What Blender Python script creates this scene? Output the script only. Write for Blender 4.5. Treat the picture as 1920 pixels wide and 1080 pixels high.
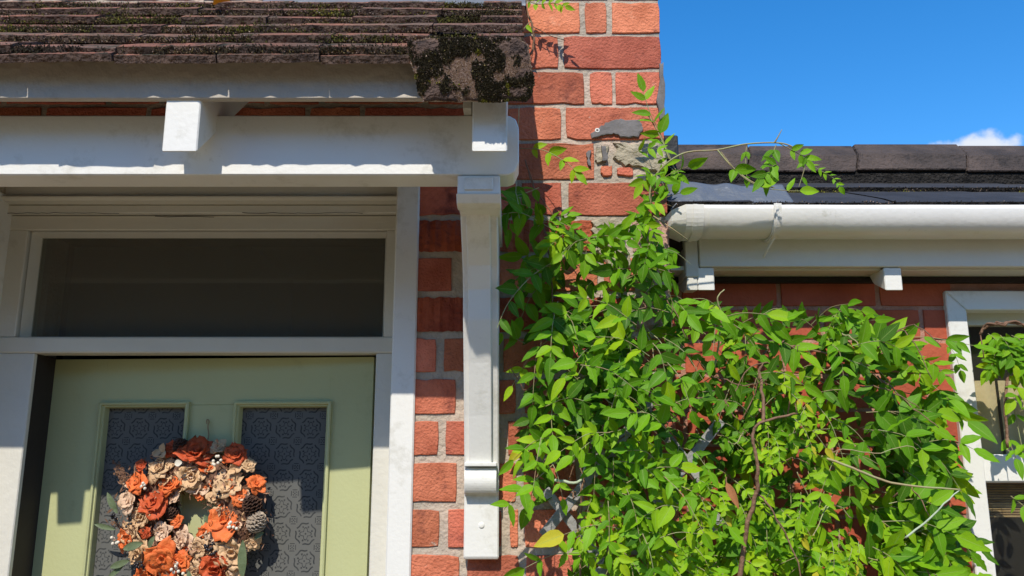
import bpy, bmesh, math, random
from mathutils import Vector, Matrix, Euler, noise
R = math.radians
for o in list(bpy.data.objects): bpy.data.objects.remove(o)
C = bpy.context.scene.collection
S = bpy.context.scene
rnd = random.Random(7)

# ------------------------------------------------------------------ camera, sky, sun, exposure
CZ = 1.95            # camera height above the ground
CY = -1.64           # the main wall's face is the plane y = 0
TILT = R(11.4); F = 1500.0
cam = bpy.data.cameras.new('camera'); co = bpy.data.objects.new('camera', cam); C.objects.link(co)
cam.sensor_width = 36; cam.lens = F/1920*36; cam.clip_start = 0.02; cam.clip_end = 3000
co.location = (0, CY, CZ); co.rotation_euler = (R(90)+TILT, 0, 0); S.camera = co

SUN = Vector((0.21, 1.0, -1.10)).normalized()         # direction the light travels
elev = math.asin(-SUN.z)
w = bpy.data.worlds.new('World'); S.world = w; w.use_nodes = True
nt = w.node_tree; N = nt.nodes; Lk = nt.links
bg = N['Background']
sky = N.new('ShaderNodeTexSky'); sky.sky_type = 'NISHITA'; sky.sun_disc = False
sky.sun_elevation = elev; sky.sun_rotation = math.atan2(-SUN.x, -SUN.y)
sky.ozone_density = 4.5; sky.air_density = 1.0; sky.dust_density = 0.2; sky.altitude = 300
# a white cumulus bank low over the outbuilding's ridge
tc = N.new('ShaderNodeTexCoord')
nz = N.new('ShaderNodeTexNoise'); nz.inputs['Scale'].default_value = 34; nz.inputs['Detail'].default_value = 8
Lk.new(tc.outputs['Generated'], nz.inputs['Vector'])
sub = N.new('ShaderNodeVectorMath'); sub.operation = 'SUBTRACT'
Lk.new(tc.outputs['Generated'], sub.inputs[0]); sub.inputs[1].default_value = (0.494, 0.812, 0.309)
sc = N.new('ShaderNodeVectorMath'); sc.operation = 'MULTIPLY'; sc.inputs[1].default_value = (17, 17, 50)
Lk.new(sub.outputs[0], sc.inputs[0])
ln = N.new('ShaderNodeVectorMath'); ln.operation = 'LENGTH'; Lk.new(sc.outputs[0], ln.inputs[0])
m1 = N.new('ShaderNodeMath'); m1.operation = 'MULTIPLY_ADD'; m1.inputs[1].default_value = 1.6; Lk.new(nz.outputs[0], m1.inputs[0])
neg = N.new('ShaderNodeMath'); neg.operation = 'MULTIPLY'; neg.inputs[1].default_value = -1; Lk.new(ln.outputs['Value'], neg.inputs[0])
Lk.new(neg.outputs[0], m1.inputs[2])
mr = N.new('ShaderNodeMapRange'); mr.interpolation_type = 'SMOOTHSTEP'
mr.inputs[1].default_value = -0.22; mr.inputs[2].default_value = 0.25; Lk.new(m1.outputs[0], mr.inputs[0])
hs = N.new('ShaderNodeHueSaturation'); hs.inputs['Saturation'].default_value = 1.31; hs.inputs['Value'].default_value = 1.60
Lk.new(sky.outputs[0], hs.inputs['Color'])
mx = N.new('ShaderNodeMixRGB'); mx.inputs[2].default_value = (5.8, 6.2, 6.9, 1)
Lk.new(mr.outputs[0], mx.inputs[0]); Lk.new(hs.outputs[0], mx.inputs[1]); Lk.new(mx.outputs[0], bg.inputs[0])
bg.inputs[1].default_value = 0.14
sl = bpy.data.lights.new('sun', 'SUN'); sl.energy = 4.8; sl.angle = R(0.53); sl.color = (1, 0.935, 0.83)
so = bpy.data.objects.new('sun', sl); C.objects.link(so); so.rotation_euler = SUN.to_track_quat('-Z', 'Y').to_euler()
so.location = (-3, -8, 9)
S.view_settings.view_transform = 'Standard'; S.view_settings.look = 'None'
S.view_settings.exposure = 0.0; S.view_settings.gamma = 1; S.view_settings.use_curve_mapping = False

# ------------------------------------------------------------------ measuring helpers (picture row -> real height at a known distance)
def ta(py): return math.tan(TILT + math.atan((540-py)/F))
def Y(d): return CY + d
def Z(py, d): return CZ + d*ta(py)
def X(px, py, d): return (px-960)/F*d*(math.cos(TILT)+math.sin(TILT)*ta(py))
def P(px, py, d): return Vector((X(px, py, d), Y(d), Z(py, d)))

# ------------------------------------------------------------------ materials
MATS = {}
def mat(name, col, rough=0.6, var=0.12, scale=8, bump=0.2, bscale=60, bdist=0.002, col2=None, spec=0.4, objvar=0.0,
        blotch=None, metallic=0.0, trans=0.0, coat=0.0, dirt=None):
    """col/col2 noise mix, fine bump; blotch = (colour, scale, threshold, softness)"""
    m = bpy.data.materials.new(name); m.use_nodes = True; MATS[name] = m
    n = m.node_tree.nodes; l = m.node_tree.links; b = n['Principled BSDF']
    t = n.new('ShaderNodeTexCoord')
    src = t.outputs['Object']
    oi = n.new('ShaderNodeObjectInfo')
    ofs = n.new('ShaderNodeVectorMath'); ofs.operation = 'MULTIPLY_ADD'
    ofs.inputs[1].default_value = (1, 1, 1)
    sc_ = n.new('ShaderNodeVectorMath'); sc_.operation = 'SCALE'; sc_.inputs[0].default_value = (37, 51, 23)
    l.new(oi.outputs['Random'], sc_.inputs['Scale'])
    l.new(src, ofs.inputs[0]); l.new(sc_.outputs[0], ofs.inputs[2]); src = ofs.outputs[0]
    a = n.new('ShaderNodeTexNoise'); a.inputs['Scale'].default_value = scale; a.inputs['Detail'].default_value = 6
    a.inputs['Roughness'].default_value = 0.65
    l.new(src, a.inputs['Vector'])
    c2 = col2 or tuple(c*(1-var*2) for c in col)
    rp = n.new('ShaderNodeValToRGB'); rp.color_ramp.elements[0].position = 0.34; rp.color_ramp.elements[1].position = 0.66
    rp.color_ramp.elements[0].color = (*c2, 1); rp.color_ramp.elements[1].color = (*col, 1)
    l.new(a.outputs[0], rp.inputs[0]); out = rp.outputs[0]
    def mask(scale, th, soft, seedofs):
        x = n.new('ShaderNodeTexNoise'); x.inputs['Scale'].default_value = scale; x.inputs['Detail'].default_value = 8
        x.inputs['Roughness'].default_value = 0.7
        v = n.new('ShaderNodeVectorMath'); v.inputs[1].default_value = (seedofs, seedofs, seedofs); l.new(src, v.inputs[0])
        l.new(v.outputs[0], x.inputs['Vector'])
        r = n.new('ShaderNodeMapRange'); r.inputs[1].default_value = th; r.inputs[2].default_value = th+soft
        l.new(x.outputs[0], r.inputs[0]); return r.outputs[0]
    for k, bl in enumerate(blotch or []):
        q = n.new('ShaderNodeMixRGB'); q.inputs[2].default_value = (*bl[0], 1)
        l.new(mask(bl[1], bl[2], bl[3], 5.3*k+3), q.inputs[0]); l.new(out, q.inputs[1]); out = q.outputs[0]
    if objvar:
        h = n.new('ShaderNodeHueSaturation'); r = n.new('ShaderNodeMapRange')
        r.inputs[3].default_value = 1-objvar; r.inputs[4].default_value = 1+objvar
        l.new(oi.outputs['Random'], r.inputs[0]); l.new(r.outputs[0], h.inputs['Value'])
        m2 = n.new('ShaderNodeMath'); m2.operation = 'MULTIPLY'; m2.inputs[1].default_value = 7.31; l.new(oi.outputs['Random'], m2.inputs[0])
        m3 = n.new('ShaderNodeMath'); m3.operation = 'FRACT'; l.new(m2.outputs[0], m3.inputs[0])
        r2 = n.new('ShaderNodeMapRange'); r2.inputs[3].default_value = 0.5-objvar*0.028; r2.inputs[4].default_value = 0.5+objvar*0.022
        l.new(m3.outputs[0], r2.inputs[0]); l.new(r2.outputs[0], h.inputs['Hue'])
        l.new(out, h.inputs['Color']); out = h.outputs[0]
    l.new(out, b.inputs['Base Color'])
    b.inputs['Roughness'].default_value = rough; b.inputs['Specular IOR Level'].default_value = spec
    b.inputs['Metallic'].default_value = metallic; b.inputs['Coat Weight'].default_value = coat
    if bump:
        x = n.new('ShaderNodeTexNoise'); x.inputs['Scale'].default_value = bscale; x.inputs['Detail'].default_value = 5
        l.new(src, x.inputs['Vector'])
        bp = n.new('ShaderNodeBump'); bp.inputs['Strength'].default_value = bump; bp.inputs['Distance'].default_value = bdist*5
        l.new(x.outputs[0], bp.inputs['Height']); l.new(bp.outputs[0], b.inputs['Normal'])
    if trans:
        tr = n.new('ShaderNodeBsdfTranslucent'); l.new(out, tr.inputs['Color'])
        ms = n.new('ShaderNodeMixShader'); ms.inputs[0].default_value = trans
        l.new(b.outputs[0], ms.inputs[1]); l.new(tr.outputs[0], ms.inputs[2])
        l.new(ms.outputs[0], n['Material Output'].inputs['Surface'])
    return m

WHITE = mat('white_gloss_paint', (.77, .755, .70), .36, .03, 3, .16, 110, .0008, col2=(.73, .715, .66),
            blotch=[((.62, .60, .53), 13, .55, .12), ((.44, .42, .34), 9, .67, .10), ((.25, .23, .18), 90, .74, .05)])
WHITE2 = mat('aged_white_paint', (.68, .655, .57),   .45, .05, 4, .22, 90, .001,
             blotch=[((.42, .39, .31), 7, .60, .15), ((.2, .18, .14), 120, .72, .05)])
FASC = mat('stained_shaded_fascia_paint', (.46, .41, .34), .6, .05, 5, .5, 60, .0015, col2=(.38, .335, .275), blotch=[((.25, .22, .18), 6, .62, .12)])  # brown stains, base darkened too for the shade under the tile overhang
CREAM = mat('cream_frame_paint', (.69, .655, .55), .42, .04, 4, .35, 30, .0012,
            blotch=[((.45, .42, .35), 8, .64, .15)])
GUT = mat('gutter_white_paint', (.80, .785, .74), .30, .03, 5, .14, 90, .0008,
          blotch=[((.48, .47, .38), 16, .62, .12), ((.2, .2, .12), 140, .70, .05)])
BRICK = mat('orange_red_brick', (.67, .215, .12), .85, .15, 13, .75, 190, .0012, col2=(.42, .115, .06), objvar=.27, spec=.2,
            blotch=[((.68, .30, .19), 18, .60, .14), ((.22, .065, .045), 9, .57, .12), ((.56, .42, .33), 26, .66, .06), ((.05, .03, .025), 95, .68, .04)])
BRICKR = mat('ribbed_brick', (.50, .125, .055), .85, .15, 9, .9, 90, .002, col2=(.26, .055, .03), objvar=.12, spec=.2)
BRICKP = mat('spalled_pale_brick', (.58, .36, .27), .9, .15, 14, .9, 60, .003, col2=(.42, .26, .19), objvar=.15, spec=.15,
             blotch=[((.55, .20, .12), 20, .6, .1)])
BRICK2 = mat('smooth_painted_brick', (.46, .105, .05), .7, .1, 12, .4, 90, .0012, col2=(.38, .08, .04), objvar=.1, spec=.25,
             blotch=[((.5, .25, .2), 22, .70, .1)])
MORTAR = mat('grey_lime_mortar', (.47, .40, .31), .95, .1, 20, .6, 110, .002, col2=(.35, .31, .25), spec=.1,
             blotch=[((.54, .43, .34), 5, .5, .12), ((.20, .18, .15), 9, .66, .1)])
MORTAR2 = mat('reddish_mortar', (.50, .27, .20), .95, .1, 20, .7, 110, .002, col2=(.38, .19, .13), spec=.1)
CEM = mat('cement_patch', (.46, .40, .29), .95, .1, 22, .5, 140, .002, col2=(.30, .26, .19), spec=.1)
CEMG = mat('dark_grey_cement_smear', (.21, .195, .19), .9, .1, 30, .25, 100, .001, col2=(.14, .13, .125), spec=.15)
TILE = mat('weathered_clay_tile', (.40, .17, .11), .9, .15, 16, 1.0, 110, .003, col2=(.16, .085, .065), objvar=.18, spec=.15,
           blotch=[((.16, .105, .08), 9, .44, .14), ((.05, .05, .035), 35, .52, .08), ((.40, .33, .28), 60, .70, .05)])
TILEE = mat('lichen_black_tile_edge', (.19, .125, .095), .95, .2, 30, 1.0, 120, .004, col2=(.06, .045, .04), spec=.1, objvar=.2,
            blotch=[((.26, .13, .09), 14, .62, .08), ((.28, .25, .21), 90, .66, .04)])
SLATE = mat('dark_concrete_tile', (.052, .052, .056), .7, .1, 10, .6, 130, .002, col2=(.03, .03, .033), objvar=.1, spec=.3,
            blotch=[((.2, .18, .16), 90, .73, .04)])
SLATEE = mat('black_mossy_tile_edge', (.05, .045, .04), .95, .2, 30, 1.0, 140, .005, col2=(.014, .013, .012), spec=.1,
             blotch=[((.26, .23, .2), 110, .66, .04)])
RIDGE = mat('brown_ridge_tile', (.12, .09, .075), .85, .12, 9, .8, 100, .003, col2=(.055, .045, .04), objvar=.12, spec=.2,
            blotch=[((.035, .03, .028), 7, .56, .1), ((.28, .2, .16), 25, .70, .06)])
LEAD = mat('grey_lead_sheet', (.155, .165, .18), .5, .1, 7, .5, 40, .003, col2=(.13, .15, .175), metallic=.25,
           blotch=[((.42, .43, .44), 11, .62, .1), ((.07, .08, .09), 22, .66, .08)])
DOORP = mat('sage_green_paint', (.47, .485, .25), .42, .03, 3, .10, 120, .001, col2=(.445, .46, .235), blotch=[((.38, .39, .20), 7, .60, .12), ((.3, .3, .17), 80, .72, .05)])
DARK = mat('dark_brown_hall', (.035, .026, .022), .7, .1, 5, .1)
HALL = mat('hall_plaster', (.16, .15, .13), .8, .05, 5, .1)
SARK = mat('dark_underboard', (.03, .02, .018), .9, .1, 10, .3)
BLACKP = mat('black_plastic', (.02, .021, .022), .5, .1, 10, .2)
GREYW = mat('grey_weathered_wood', (.36, .35, .33), .75, .12, 14, .6, 60, .002, col2=(.24, .235, .225),
            blotch=[((.6, .59, .57), 30, .6, .08)])
STEM = mat('brown_vine_stem', (.27, .15, .085), .7, .2, 30, .6, 90, .002, col2=(.15, .08, .045))
STEMG = mat('pale_green_shoot', (.30, .36, .15), .6, .15, 30, .2, 90, .001, col2=(.34, .22, .12))
STEMW = mat('downy_silver_shoot', (.48, .56, .40), .8, .1, 30, .4, 90, .001)
ROPE = mat('jute_twine', (.34, .25, .14), .9, .1, 80, .5, 150, .001)
BAMB = mat('bamboo_blind', (.45, .30, .15), .6, .2, 30, .3, 80, .001, col2=(.28, .17, .08), objvar=.25)
CARD = mat('pale_curtain_fabric', (.70, .54, .32), .8, .06, 6, .2)
PAV = mat('sunlit_paving', (.38, .28, .15), .9, .08, 2, .5, 30, .003, col2=(.30, .22, .12))
OPB = mat('shaded_house_brick', (.13, .07, .05), .9, .1, 4, .3)
HEDGE = mat('dark_hedge', (.03, .05, .015), .8, .2, 10, .3)
YLEAF = mat('yellow_leaf', (.85, .50, .04), .5, .1, 60, .3, trans=.25)

def leafmat(name, cols, attr):
    m = bpy.data.materials.new(name); m.use_nodes = True
    n = m.node_tree.nodes; l = m.node_tree.links; b = n['Principled BSDF']
    if attr:
        a = n.new('ShaderNodeAttribute'); a.attribute_name = 'tone'; val = a.outputs['Fac']
    else:
        a = n.new('ShaderNodeObjectInfo'); val = a.outputs['Random']
    rp = n.new('ShaderNodeValToRGB'); e = rp.color_ramp.elements
    while len(e) < len(cols): e.new(0.5)
    for k, (p, c) in enumerate(cols): e[k].position = p; e[k].color = (*c, 1)
    l.new(val, rp.inputs[0])
    uv = n.new('ShaderNodeUVMap'); sx = n.new('ShaderNodeSeparateXYZ'); l.new(uv.outputs[0], sx.inputs[0])
    def M(op, a_, b_=None, c_=None):
        q = n.new('ShaderNodeMath'); q.operation = op
        for i, v in enumerate((a_, b_, c_)):
            if v is None: continue
            if isinstance(v, (int, float)): q.inputs[i].default_value = v
            else: l.new(v, q.inputs[i])
        return q.outputs[0]
    au = M('ABSOLUTE', M('SUBTRACT', sx.outputs[0], 0.5))           # 0 on the midrib
    mid = M('LESS_THAN', au, 0.028)
    sv = M('FRACT', M('MULTIPLY', M('SUBTRACT', sx.outputs[1], M('MULTIPLY', au, 0.75)), 8.0))
    vein = M('LESS_THAN', M('ABSOLUTE', M('SUBTRACT', sv, 0.5)), 0.07)
    vv = M('MAXIMUM', mid, M('MULTIPLY', vein, 0.35))
    tc_ = n.new('ShaderNodeTexCoord'); nn = n.new('ShaderNodeTexNoise'); nn.inputs['Scale'].default_value = 45; nn.inputs['Detail'].default_value = 4
    l.new(tc_.outputs['Object'], nn.inputs['Vector'])
    hv = n.new('ShaderNodeHueSaturation'); r = n.new('ShaderNodeMapRange'); r.inputs[3].default_value = .72; r.inputs[4].default_value = 1.28
    l.new(nn.outputs[0], r.inputs[0]); l.new(r.outputs[0], hv.inputs['Value']); l.new(rp.outputs[0], hv.inputs['Color'])
    q = n.new('ShaderNodeMixRGB'); q.inputs[2].default_value = (.30, .42, .10, 1)
    l.new(M('MULTIPLY', vv, 0.42), q.inputs[0]); l.new(hv.outputs[0], q.inputs[1])
    l.new(q.outputs[0], b.inputs['Base Color'])
    b.inputs['Roughness'].default_value = .48; b.inputs['Specular IOR Level'].default_value = .15
    bp = n.new('ShaderNodeBump'); bp.inputs['Strength'].default_value = .5; bp.inputs['Distance'].default_value = .0015
    l.new(M('SUBTRACT', nn.outputs[0], M('MULTIPLY', vv, 0.5)), bp.inputs['Height']); l.new(bp.outputs[0], b.inputs['Normal'])
    tr = n.new('ShaderNodeBsdfTranslucent'); h2 = n.new('ShaderNodeHueSaturation'); h2.inputs['Hue'].default_value = .485
    h2.inputs['Saturation'].default_value = 1.1; h2.inputs['Value'].default_value = 1.7
    l.new(q.outputs[0], h2.inputs['Color']); l.new(h2.outputs[0], tr.inputs['Color'])
    ms = n.new('ShaderNodeMixShader'); ms.inputs[0].default_value = .24
    l.new(b.outputs[0], ms.inputs[1]); l.new(tr.outputs[0], ms.inputs[2]); l.new(ms.outputs[0], n['Material Output'].inputs['Surface'])
    return m
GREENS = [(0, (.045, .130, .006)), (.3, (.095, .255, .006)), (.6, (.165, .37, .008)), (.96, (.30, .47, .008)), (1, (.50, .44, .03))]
LEAF = leafmat('leaf_green', GREENS, False)
LEAFM = leafmat('leaf_green_mass', GREENS, True)

def mossmat():
    m = bpy.data.materials.new('moss_tufts'); m.use_nodes = True
    n = m.node_tree.nodes; l = m.node_tree.links; b = n['Principled BSDF']
    a = n.new('ShaderNodeAttribute'); a.attribute_name = 'tone'
    rp = n.new('ShaderNodeValToRGB'); e = rp.color_ramp.elements
    for _ in range(4): e.new(.5)
    for k, (p, c) in enumerate([(0, (.030, .025, .020)), (.3, (.055, .045, .022)), (.5, (.11, .11, .022)), (.7, (.27, .24, .03)), (.85, (.30, .20, .15)), (1, (.52, .41, .34))]):
        e[k].position = p; e[k].color = (*c, 1)
    l.new(a.outputs['Fac'], rp.inputs[0]); l.new(rp.outputs[0], b.inputs['Base Color'])
    b.inputs['Roughness'].default_value = .95; b.inputs['Specular IOR Level'].default_value = .1
    return m
MOSS = mossmat()

def glassmat(name, tint, rough, refl, haze=.13):
    m = bpy.data.materials.new(name); m.use_nodes = True
    n = m.node_tree.nodes; l = m.node_tree.links; n.remove(n['Principled BSDF'])
    tr = n.new('ShaderNodeBsdfTransparent'); tr.inputs[0].default_value = (*tint, 1)
    g = n.new('ShaderNodeBsdfGlossy'); g.inputs['Roughness'].default_value = rough
    nz = n.new('ShaderNodeTexNoise'); nz.inputs['Scale'].default_value = 3
    tcc = n.new('ShaderNodeTexCoord'); l.new(tcc.outputs['Object'], nz.inputs['Vector'])
    bp = n.new('ShaderNodeBump'); bp.inputs['Strength'].default_value = .05; l.new(nz.outputs[0], bp.inputs['Height']); l.new(bp.outputs[0], g.inputs['Normal'])
    df = n.new('ShaderNodeBsdfDiffuse'); df.inputs[0].default_value = (.30, .28, .23, 1)
    md_ = n.new('ShaderNodeMixShader'); md_.inputs[0].default_value = haze; l.new(tr.outputs[0], md_.inputs[1]); l.new(df.outputs[0], md_.inputs[2]); tr = md_  # flat grey mixed in to imitate the pane's dull reflected haze
    fr = n.new('ShaderNodeFresnel'); fr.inputs['IOR'].default_value = refl
    ge = n.new('ShaderNodeNewGeometry'); fm = n.new('ShaderNodeMath'); fm.operation = 'MULTIPLY'; fs = n.new('ShaderNodeMath'); fs.operation = 'SUBTRACT'; fs.inputs[0].default_value = 1
    l.new(ge.outputs['Backfacing'], fs.inputs[1]); l.new(fs.outputs[0], fm.inputs[0]); l.new(fr.outputs[0], fm.inputs[1])   # one reflection per pane, from its front face
    ms = n.new('ShaderNodeMixShader'); l.new(fm.outputs[0], ms.inputs[0]); l.new(tr.outputs[0], ms.inputs[1]); l.new(g.outputs[0], ms.inputs[2])
    l.new(ms.outputs[0], n['Material Output'].inputs['Surface']); return m
GLASS = glassmat('clear_window_glass', (.75, .78, .74), .0, 1.5, .24)
GLASS2 = glassmat('clear_kitchen_glass', (.93, .95, .93), .0, 1.5, .04)

def patmat():
    """etched glass: repeating flower, ring and key pattern, printed flat on the pane"""
    m = bpy.data.materials.new('etched_pattern_glass'); m.use_nodes = True
    n = m.node_tree.nodes; l = m.node_tree.links; b = n['Principled BSDF']
    def M(op, *v):
        q = n.new('ShaderNodeMath'); q.operation = op
        for i, x in enumerate(v):
            if isinstance(x, (int, float)): q.inputs[i].default_value = x
            else: l.new(x, q.inputs[i])
        return q.outputs[0]
    t = n.new('ShaderNodeTexCoord'); s = n.new('ShaderNodeSeparateXYZ'); l.new(t.outputs['Object'], s.inputs[0])
    per = .056
    def cell(ox):
        u = M('SUBTRACT', M('FRACT', M('ADD', M('DIVIDE', s.outputs[0], per), 50+ox)), .5)
        v = M('SUBTRACT', M('FRACT', M('ADD', M('DIVIDE', s.outputs[2], per), 50+ox)), .5)
        r = M('SQRT', M('ADD', M('MULTIPLY', u, u), M('MULTIPLY', v, v))); a = M('ARCTAN2', v, u); return u, v, r, a
    def band(x, c, wd): return M('LESS_THAN', M('ABSOLUTE', M('SUBTRACT', x, c)), wd)
    u, v, r, a = cell(0)
    pet = band(M('SUBTRACT', r, M('MULTIPLY', M('COSINE', M('MULTIPLY', a, 4)), .055)), .17, .02)
    dot = M('LESS_THAN', r, .035)
    ring = M('MULTIPLY', band(M('ADD', r, M('MULTIPLY', M('COSINE', M('MULTIPLY', a, 8)), .02)), .39, .028), M('GREATER_THAN', M('SINE', M('MULTIPLY', a, 4)), -.88))
    spokes = M('MULTIPLY', M('MULTIPLY', band(r, .265, .035), M('LESS_THAN', M('COSINE', M('MULTIPLY', a, 8)), -.6)), 1)
    u2, v2, r2, a2 = cell(.5)
    mxx = M('MAXIMUM', M('ABSOLUTE', u2), M('ABSOLUTE', v2))
    key = M('MULTIPLY', band(mxx, .135, .017), M('GREATER_THAN', M('ABSOLUTE', M('COSINE', M('MULTIPLY', a2, 2))), .35))
    pl = M('MAXIMUM', M('LESS_THAN', r2, .028), M('MULTIPLY', band(r2, .075, .018), M('LESS_THAN', M('COSINE', M('MULTIPLY', a2, 4)), .2)))
    tot = M('MAXIMUM', M('MAXIMUM', M('MAXIMUM', pet, dot), M('MAXIMUM', ring, spokes)), M('MAXIMUM', key, pl))
    tn_ = n.new('ShaderNodeTexNoise'); tn_.inputs['Scale'].default_value = 60; l.new(t.outputs['Object'], tn_.inputs['Vector'])
    tot = M('MULTIPLY', tot, M('ADD', M('MULTIPLY', tn_.outputs[0], .7), .4))
    q = n.new('ShaderNodeMixRGB'); q.inputs[1].default_value = (.125, .125, .115, 1); q.inputs[2].default_value = (.022, .025, .027, 1)
    l.new(tot, q.inputs[0]); l.new(q.outputs[0], b.inputs['Base Color'])
    b.inputs['Roughness'].default_value = .55; b.inputs['Specular IOR Level'].default_value = .12
    return m
PATG = patmat()

# ------------------------------------------------------------------ object helpers
def tag(o, label=None, cat=None, group=None, kind=None):
    if label: o['label'] = label
    if cat: o['category'] = cat
    if group: o['group'] = group
    if kind: o['kind'] = kind
    return o
def empty(name, loc, parent=None, rot=(0, 0, 0)):
    o = bpy.data.objects.new(name, None); C.objects.link(o); o.location = loc; o.rotation_euler = rot
    o.empty_display_size = .05
    if parent: o.parent = parent; fix(o, parent)
    return o
def fix(o, parent):
    bpy.context.view_layer.update()
    o.matrix_parent_inverse = parent.matrix_world.inverted()
INV = {}
def link(name, me, m, parent=None, loc=(0, 0, 0), rot=None, smooth=False):
    if m is not None and not me.materials:
        for x in (m if isinstance(m, (list, tuple)) else [m]): me.materials.append(x)
    if smooth:
        for p in me.polygons: p.use_smooth = True
    o = bpy.data.objects.new(name, me); C.objects.link(o)
    o.location = loc
    if rot: o.rotation_euler = rot
    if parent:
        o.parent = parent
        o.matrix_parent_inverse = WI(parent)
    return o
def WI(p):
    k = p.name
    if k not in INV:
        bpy.context.view_layer.update(); INV[k] = p.matrix_world.inverted()
    return INV[k]
def pyd(name, v, f, m, parent=None, smooth=False, loc=(0, 0, 0), rot=None):
    me = bpy.data.meshes.new(name); me.from_pydata([tuple(x) for x in v], [], f); me.update()
    return link(name, me, m, parent, loc, rot, smooth)
def prism(name, prof, x0, x1, m, parent, bev=.0015, smooth=False, rot=None):
    """profile in (y,z) extruded along x"""
    bm = bmesh.new(); n = len(prof)
    a = [bm.verts.new((x0, y, z)) for y, z in prof]; b = [bm.verts.new((x1, y, z)) for y, z in prof]
    bm.faces.new(a); bm.faces.new(b[::-1])
    for i in range(n): bm.faces.new((a[i], b[i], b[(i+1) % n], a[(i+1) % n]))
    bmesh.ops.recalc_face_normals(bm, faces=bm.faces)
    if bev: bmesh.ops.bevel(bm, geom=list(bm.edges), offset=bev, segments=1, affect='EDGES')
    me = bpy.data.meshes.new(name); bm.to_mesh(me); bm.free()
    return link(name, me, m, parent)
def box(name, x0, x1, y0, y1, z0, z1, m, parent, bev=.0015):
    return prism(name, [(y0, z0), (y1, z0), (y1, z1), (y0, z1)], x0, x1, m, parent, bev)
def board_xz(name, poly, y0, y1, m, parent, bev=.0015):
    """outline in (x,z) extruded along y"""
    bm = bmesh.new(); n = len(poly)
    a = [bm.verts.new((x, y0, z)) for x, z in poly]; b = [bm.verts.new((x, y1, z)) for x, z in poly]
    bm.faces.new(a); bm.faces.new(b[::-1])
    for i in range(n): bm.faces.new((a[i], b[i], b[(i+1) % n], a[(i+1) % n]))
    bmesh.ops.recalc_face_normals(bm, faces=bm.faces)
    if bev: bmesh.ops.bevel(bm, geom=list(bm.edges), offset=bev, segments=1, affect='EDGES')
    me = bpy.data.meshes.new(name); bm.to_mesh(me); bm.free()
    return link(name, me, m, parent)
def tube_data(pts, r0, r1, n=6, V=None, Fc=None):
    V = [] if V is None else V; Fc = [] if Fc is None else Fc
    pts = [Vector(p) for p in pts]; base = len(V); k = len(pts)
    for i, p in enumerate(pts):
        t = (pts[min(i+1, k-1)]-pts[max(i-1, 0)]).normalized()
        a = t.cross(Vector((0.1, 1, 0.05))).normalized(); b = t.cross(a).normalized()
        r = r0+(r1-r0)*i/max(1, k-1)
        for j in range(n):
            an = 2*math.pi*j/n; V.append(p+a*math.cos(an)*r+b*math.sin(an)*r)
    for i in range(k-1):
        for j in range(n):
            Fc.append((base+i*n+j, base+i*n+(j+1) % n, base+(i+1)*n+(j+1) % n, base+(i+1)*n+j))
    Fc.append(tuple(base+j for j in range(n))[::-1]); Fc.append(tuple(base+(k-1)*n+j for j in range(n)))
    return V, Fc
def spline(pts, sub=6):
    pts = [Vector(p) for p in pts]; out = []
    for i in range(len(pts)-1):
        p0 = pts[max(i-1, 0)]; p1 = pts[i]; p2 = pts[i+1]; p3 = pts[min(i+2, len(pts)-1)]
        for k in range(sub):
            t = k/sub
            out.append(.5*((2*p1)+(p2-p0)*t+(2*p0-5*p1+4*p2-p3)*t*t+(3*p1-p0-3*p2+p3)*t**3))
    out.append(pts[-1]); return out

# ------------------------------------------------------------------ ground
g = pyd('ground', [(-900, -900, 0), (900, -900, 0), (900, 900, 0), (-900, 900, 0)], [(0, 1, 2, 3)], PAV); tag(g, kind='structure')

ABSORBM = mat('dark_bounce_absorber', (.11, .085, .06), .9, .1, 4, .5, 40, .003, col2=(.07, .055, .04))
g = pyd('bounce_absorber', [(-2.6, -1.5, .004), (3.4, -1.5, .004), (3.4, .6, .004), (-2.6, .6, .004)], [(0, 1, 2, 3)], ABSORBM); tag(g, kind='structure')  # unseen dark sheet, added to cut light bouncing up into the door recess
ABSORBM_ALT = ABSORBM

# ------------------------------------------------------------------ THE MAIN HOUSE
house = empty('brick_house', (-.5, 0, 0))
tag(house, 'old orange-red brick house with white tiled porch canopy and sage green front door', 'house')
XC = .3287                      # the outer corner
OPR, OPL = -.2459, -1.122       # door opening
OPT = Z(300, 1.70)
wall = prism('wall', [(0, 0), (.33, 0), (.33, CZ+1.3), (0, CZ+1.3)], OPR+.003, XC, MORTAR, house, 0)
box('wall', -1.9, OPL-.003, 0, .33, 0, CZ+1.3, MORTAR, house, 0)
box('wall', OPL-.003, OPR+.003, 0, .33, OPT, CZ+1.3, MORTAR, house, 0)

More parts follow.
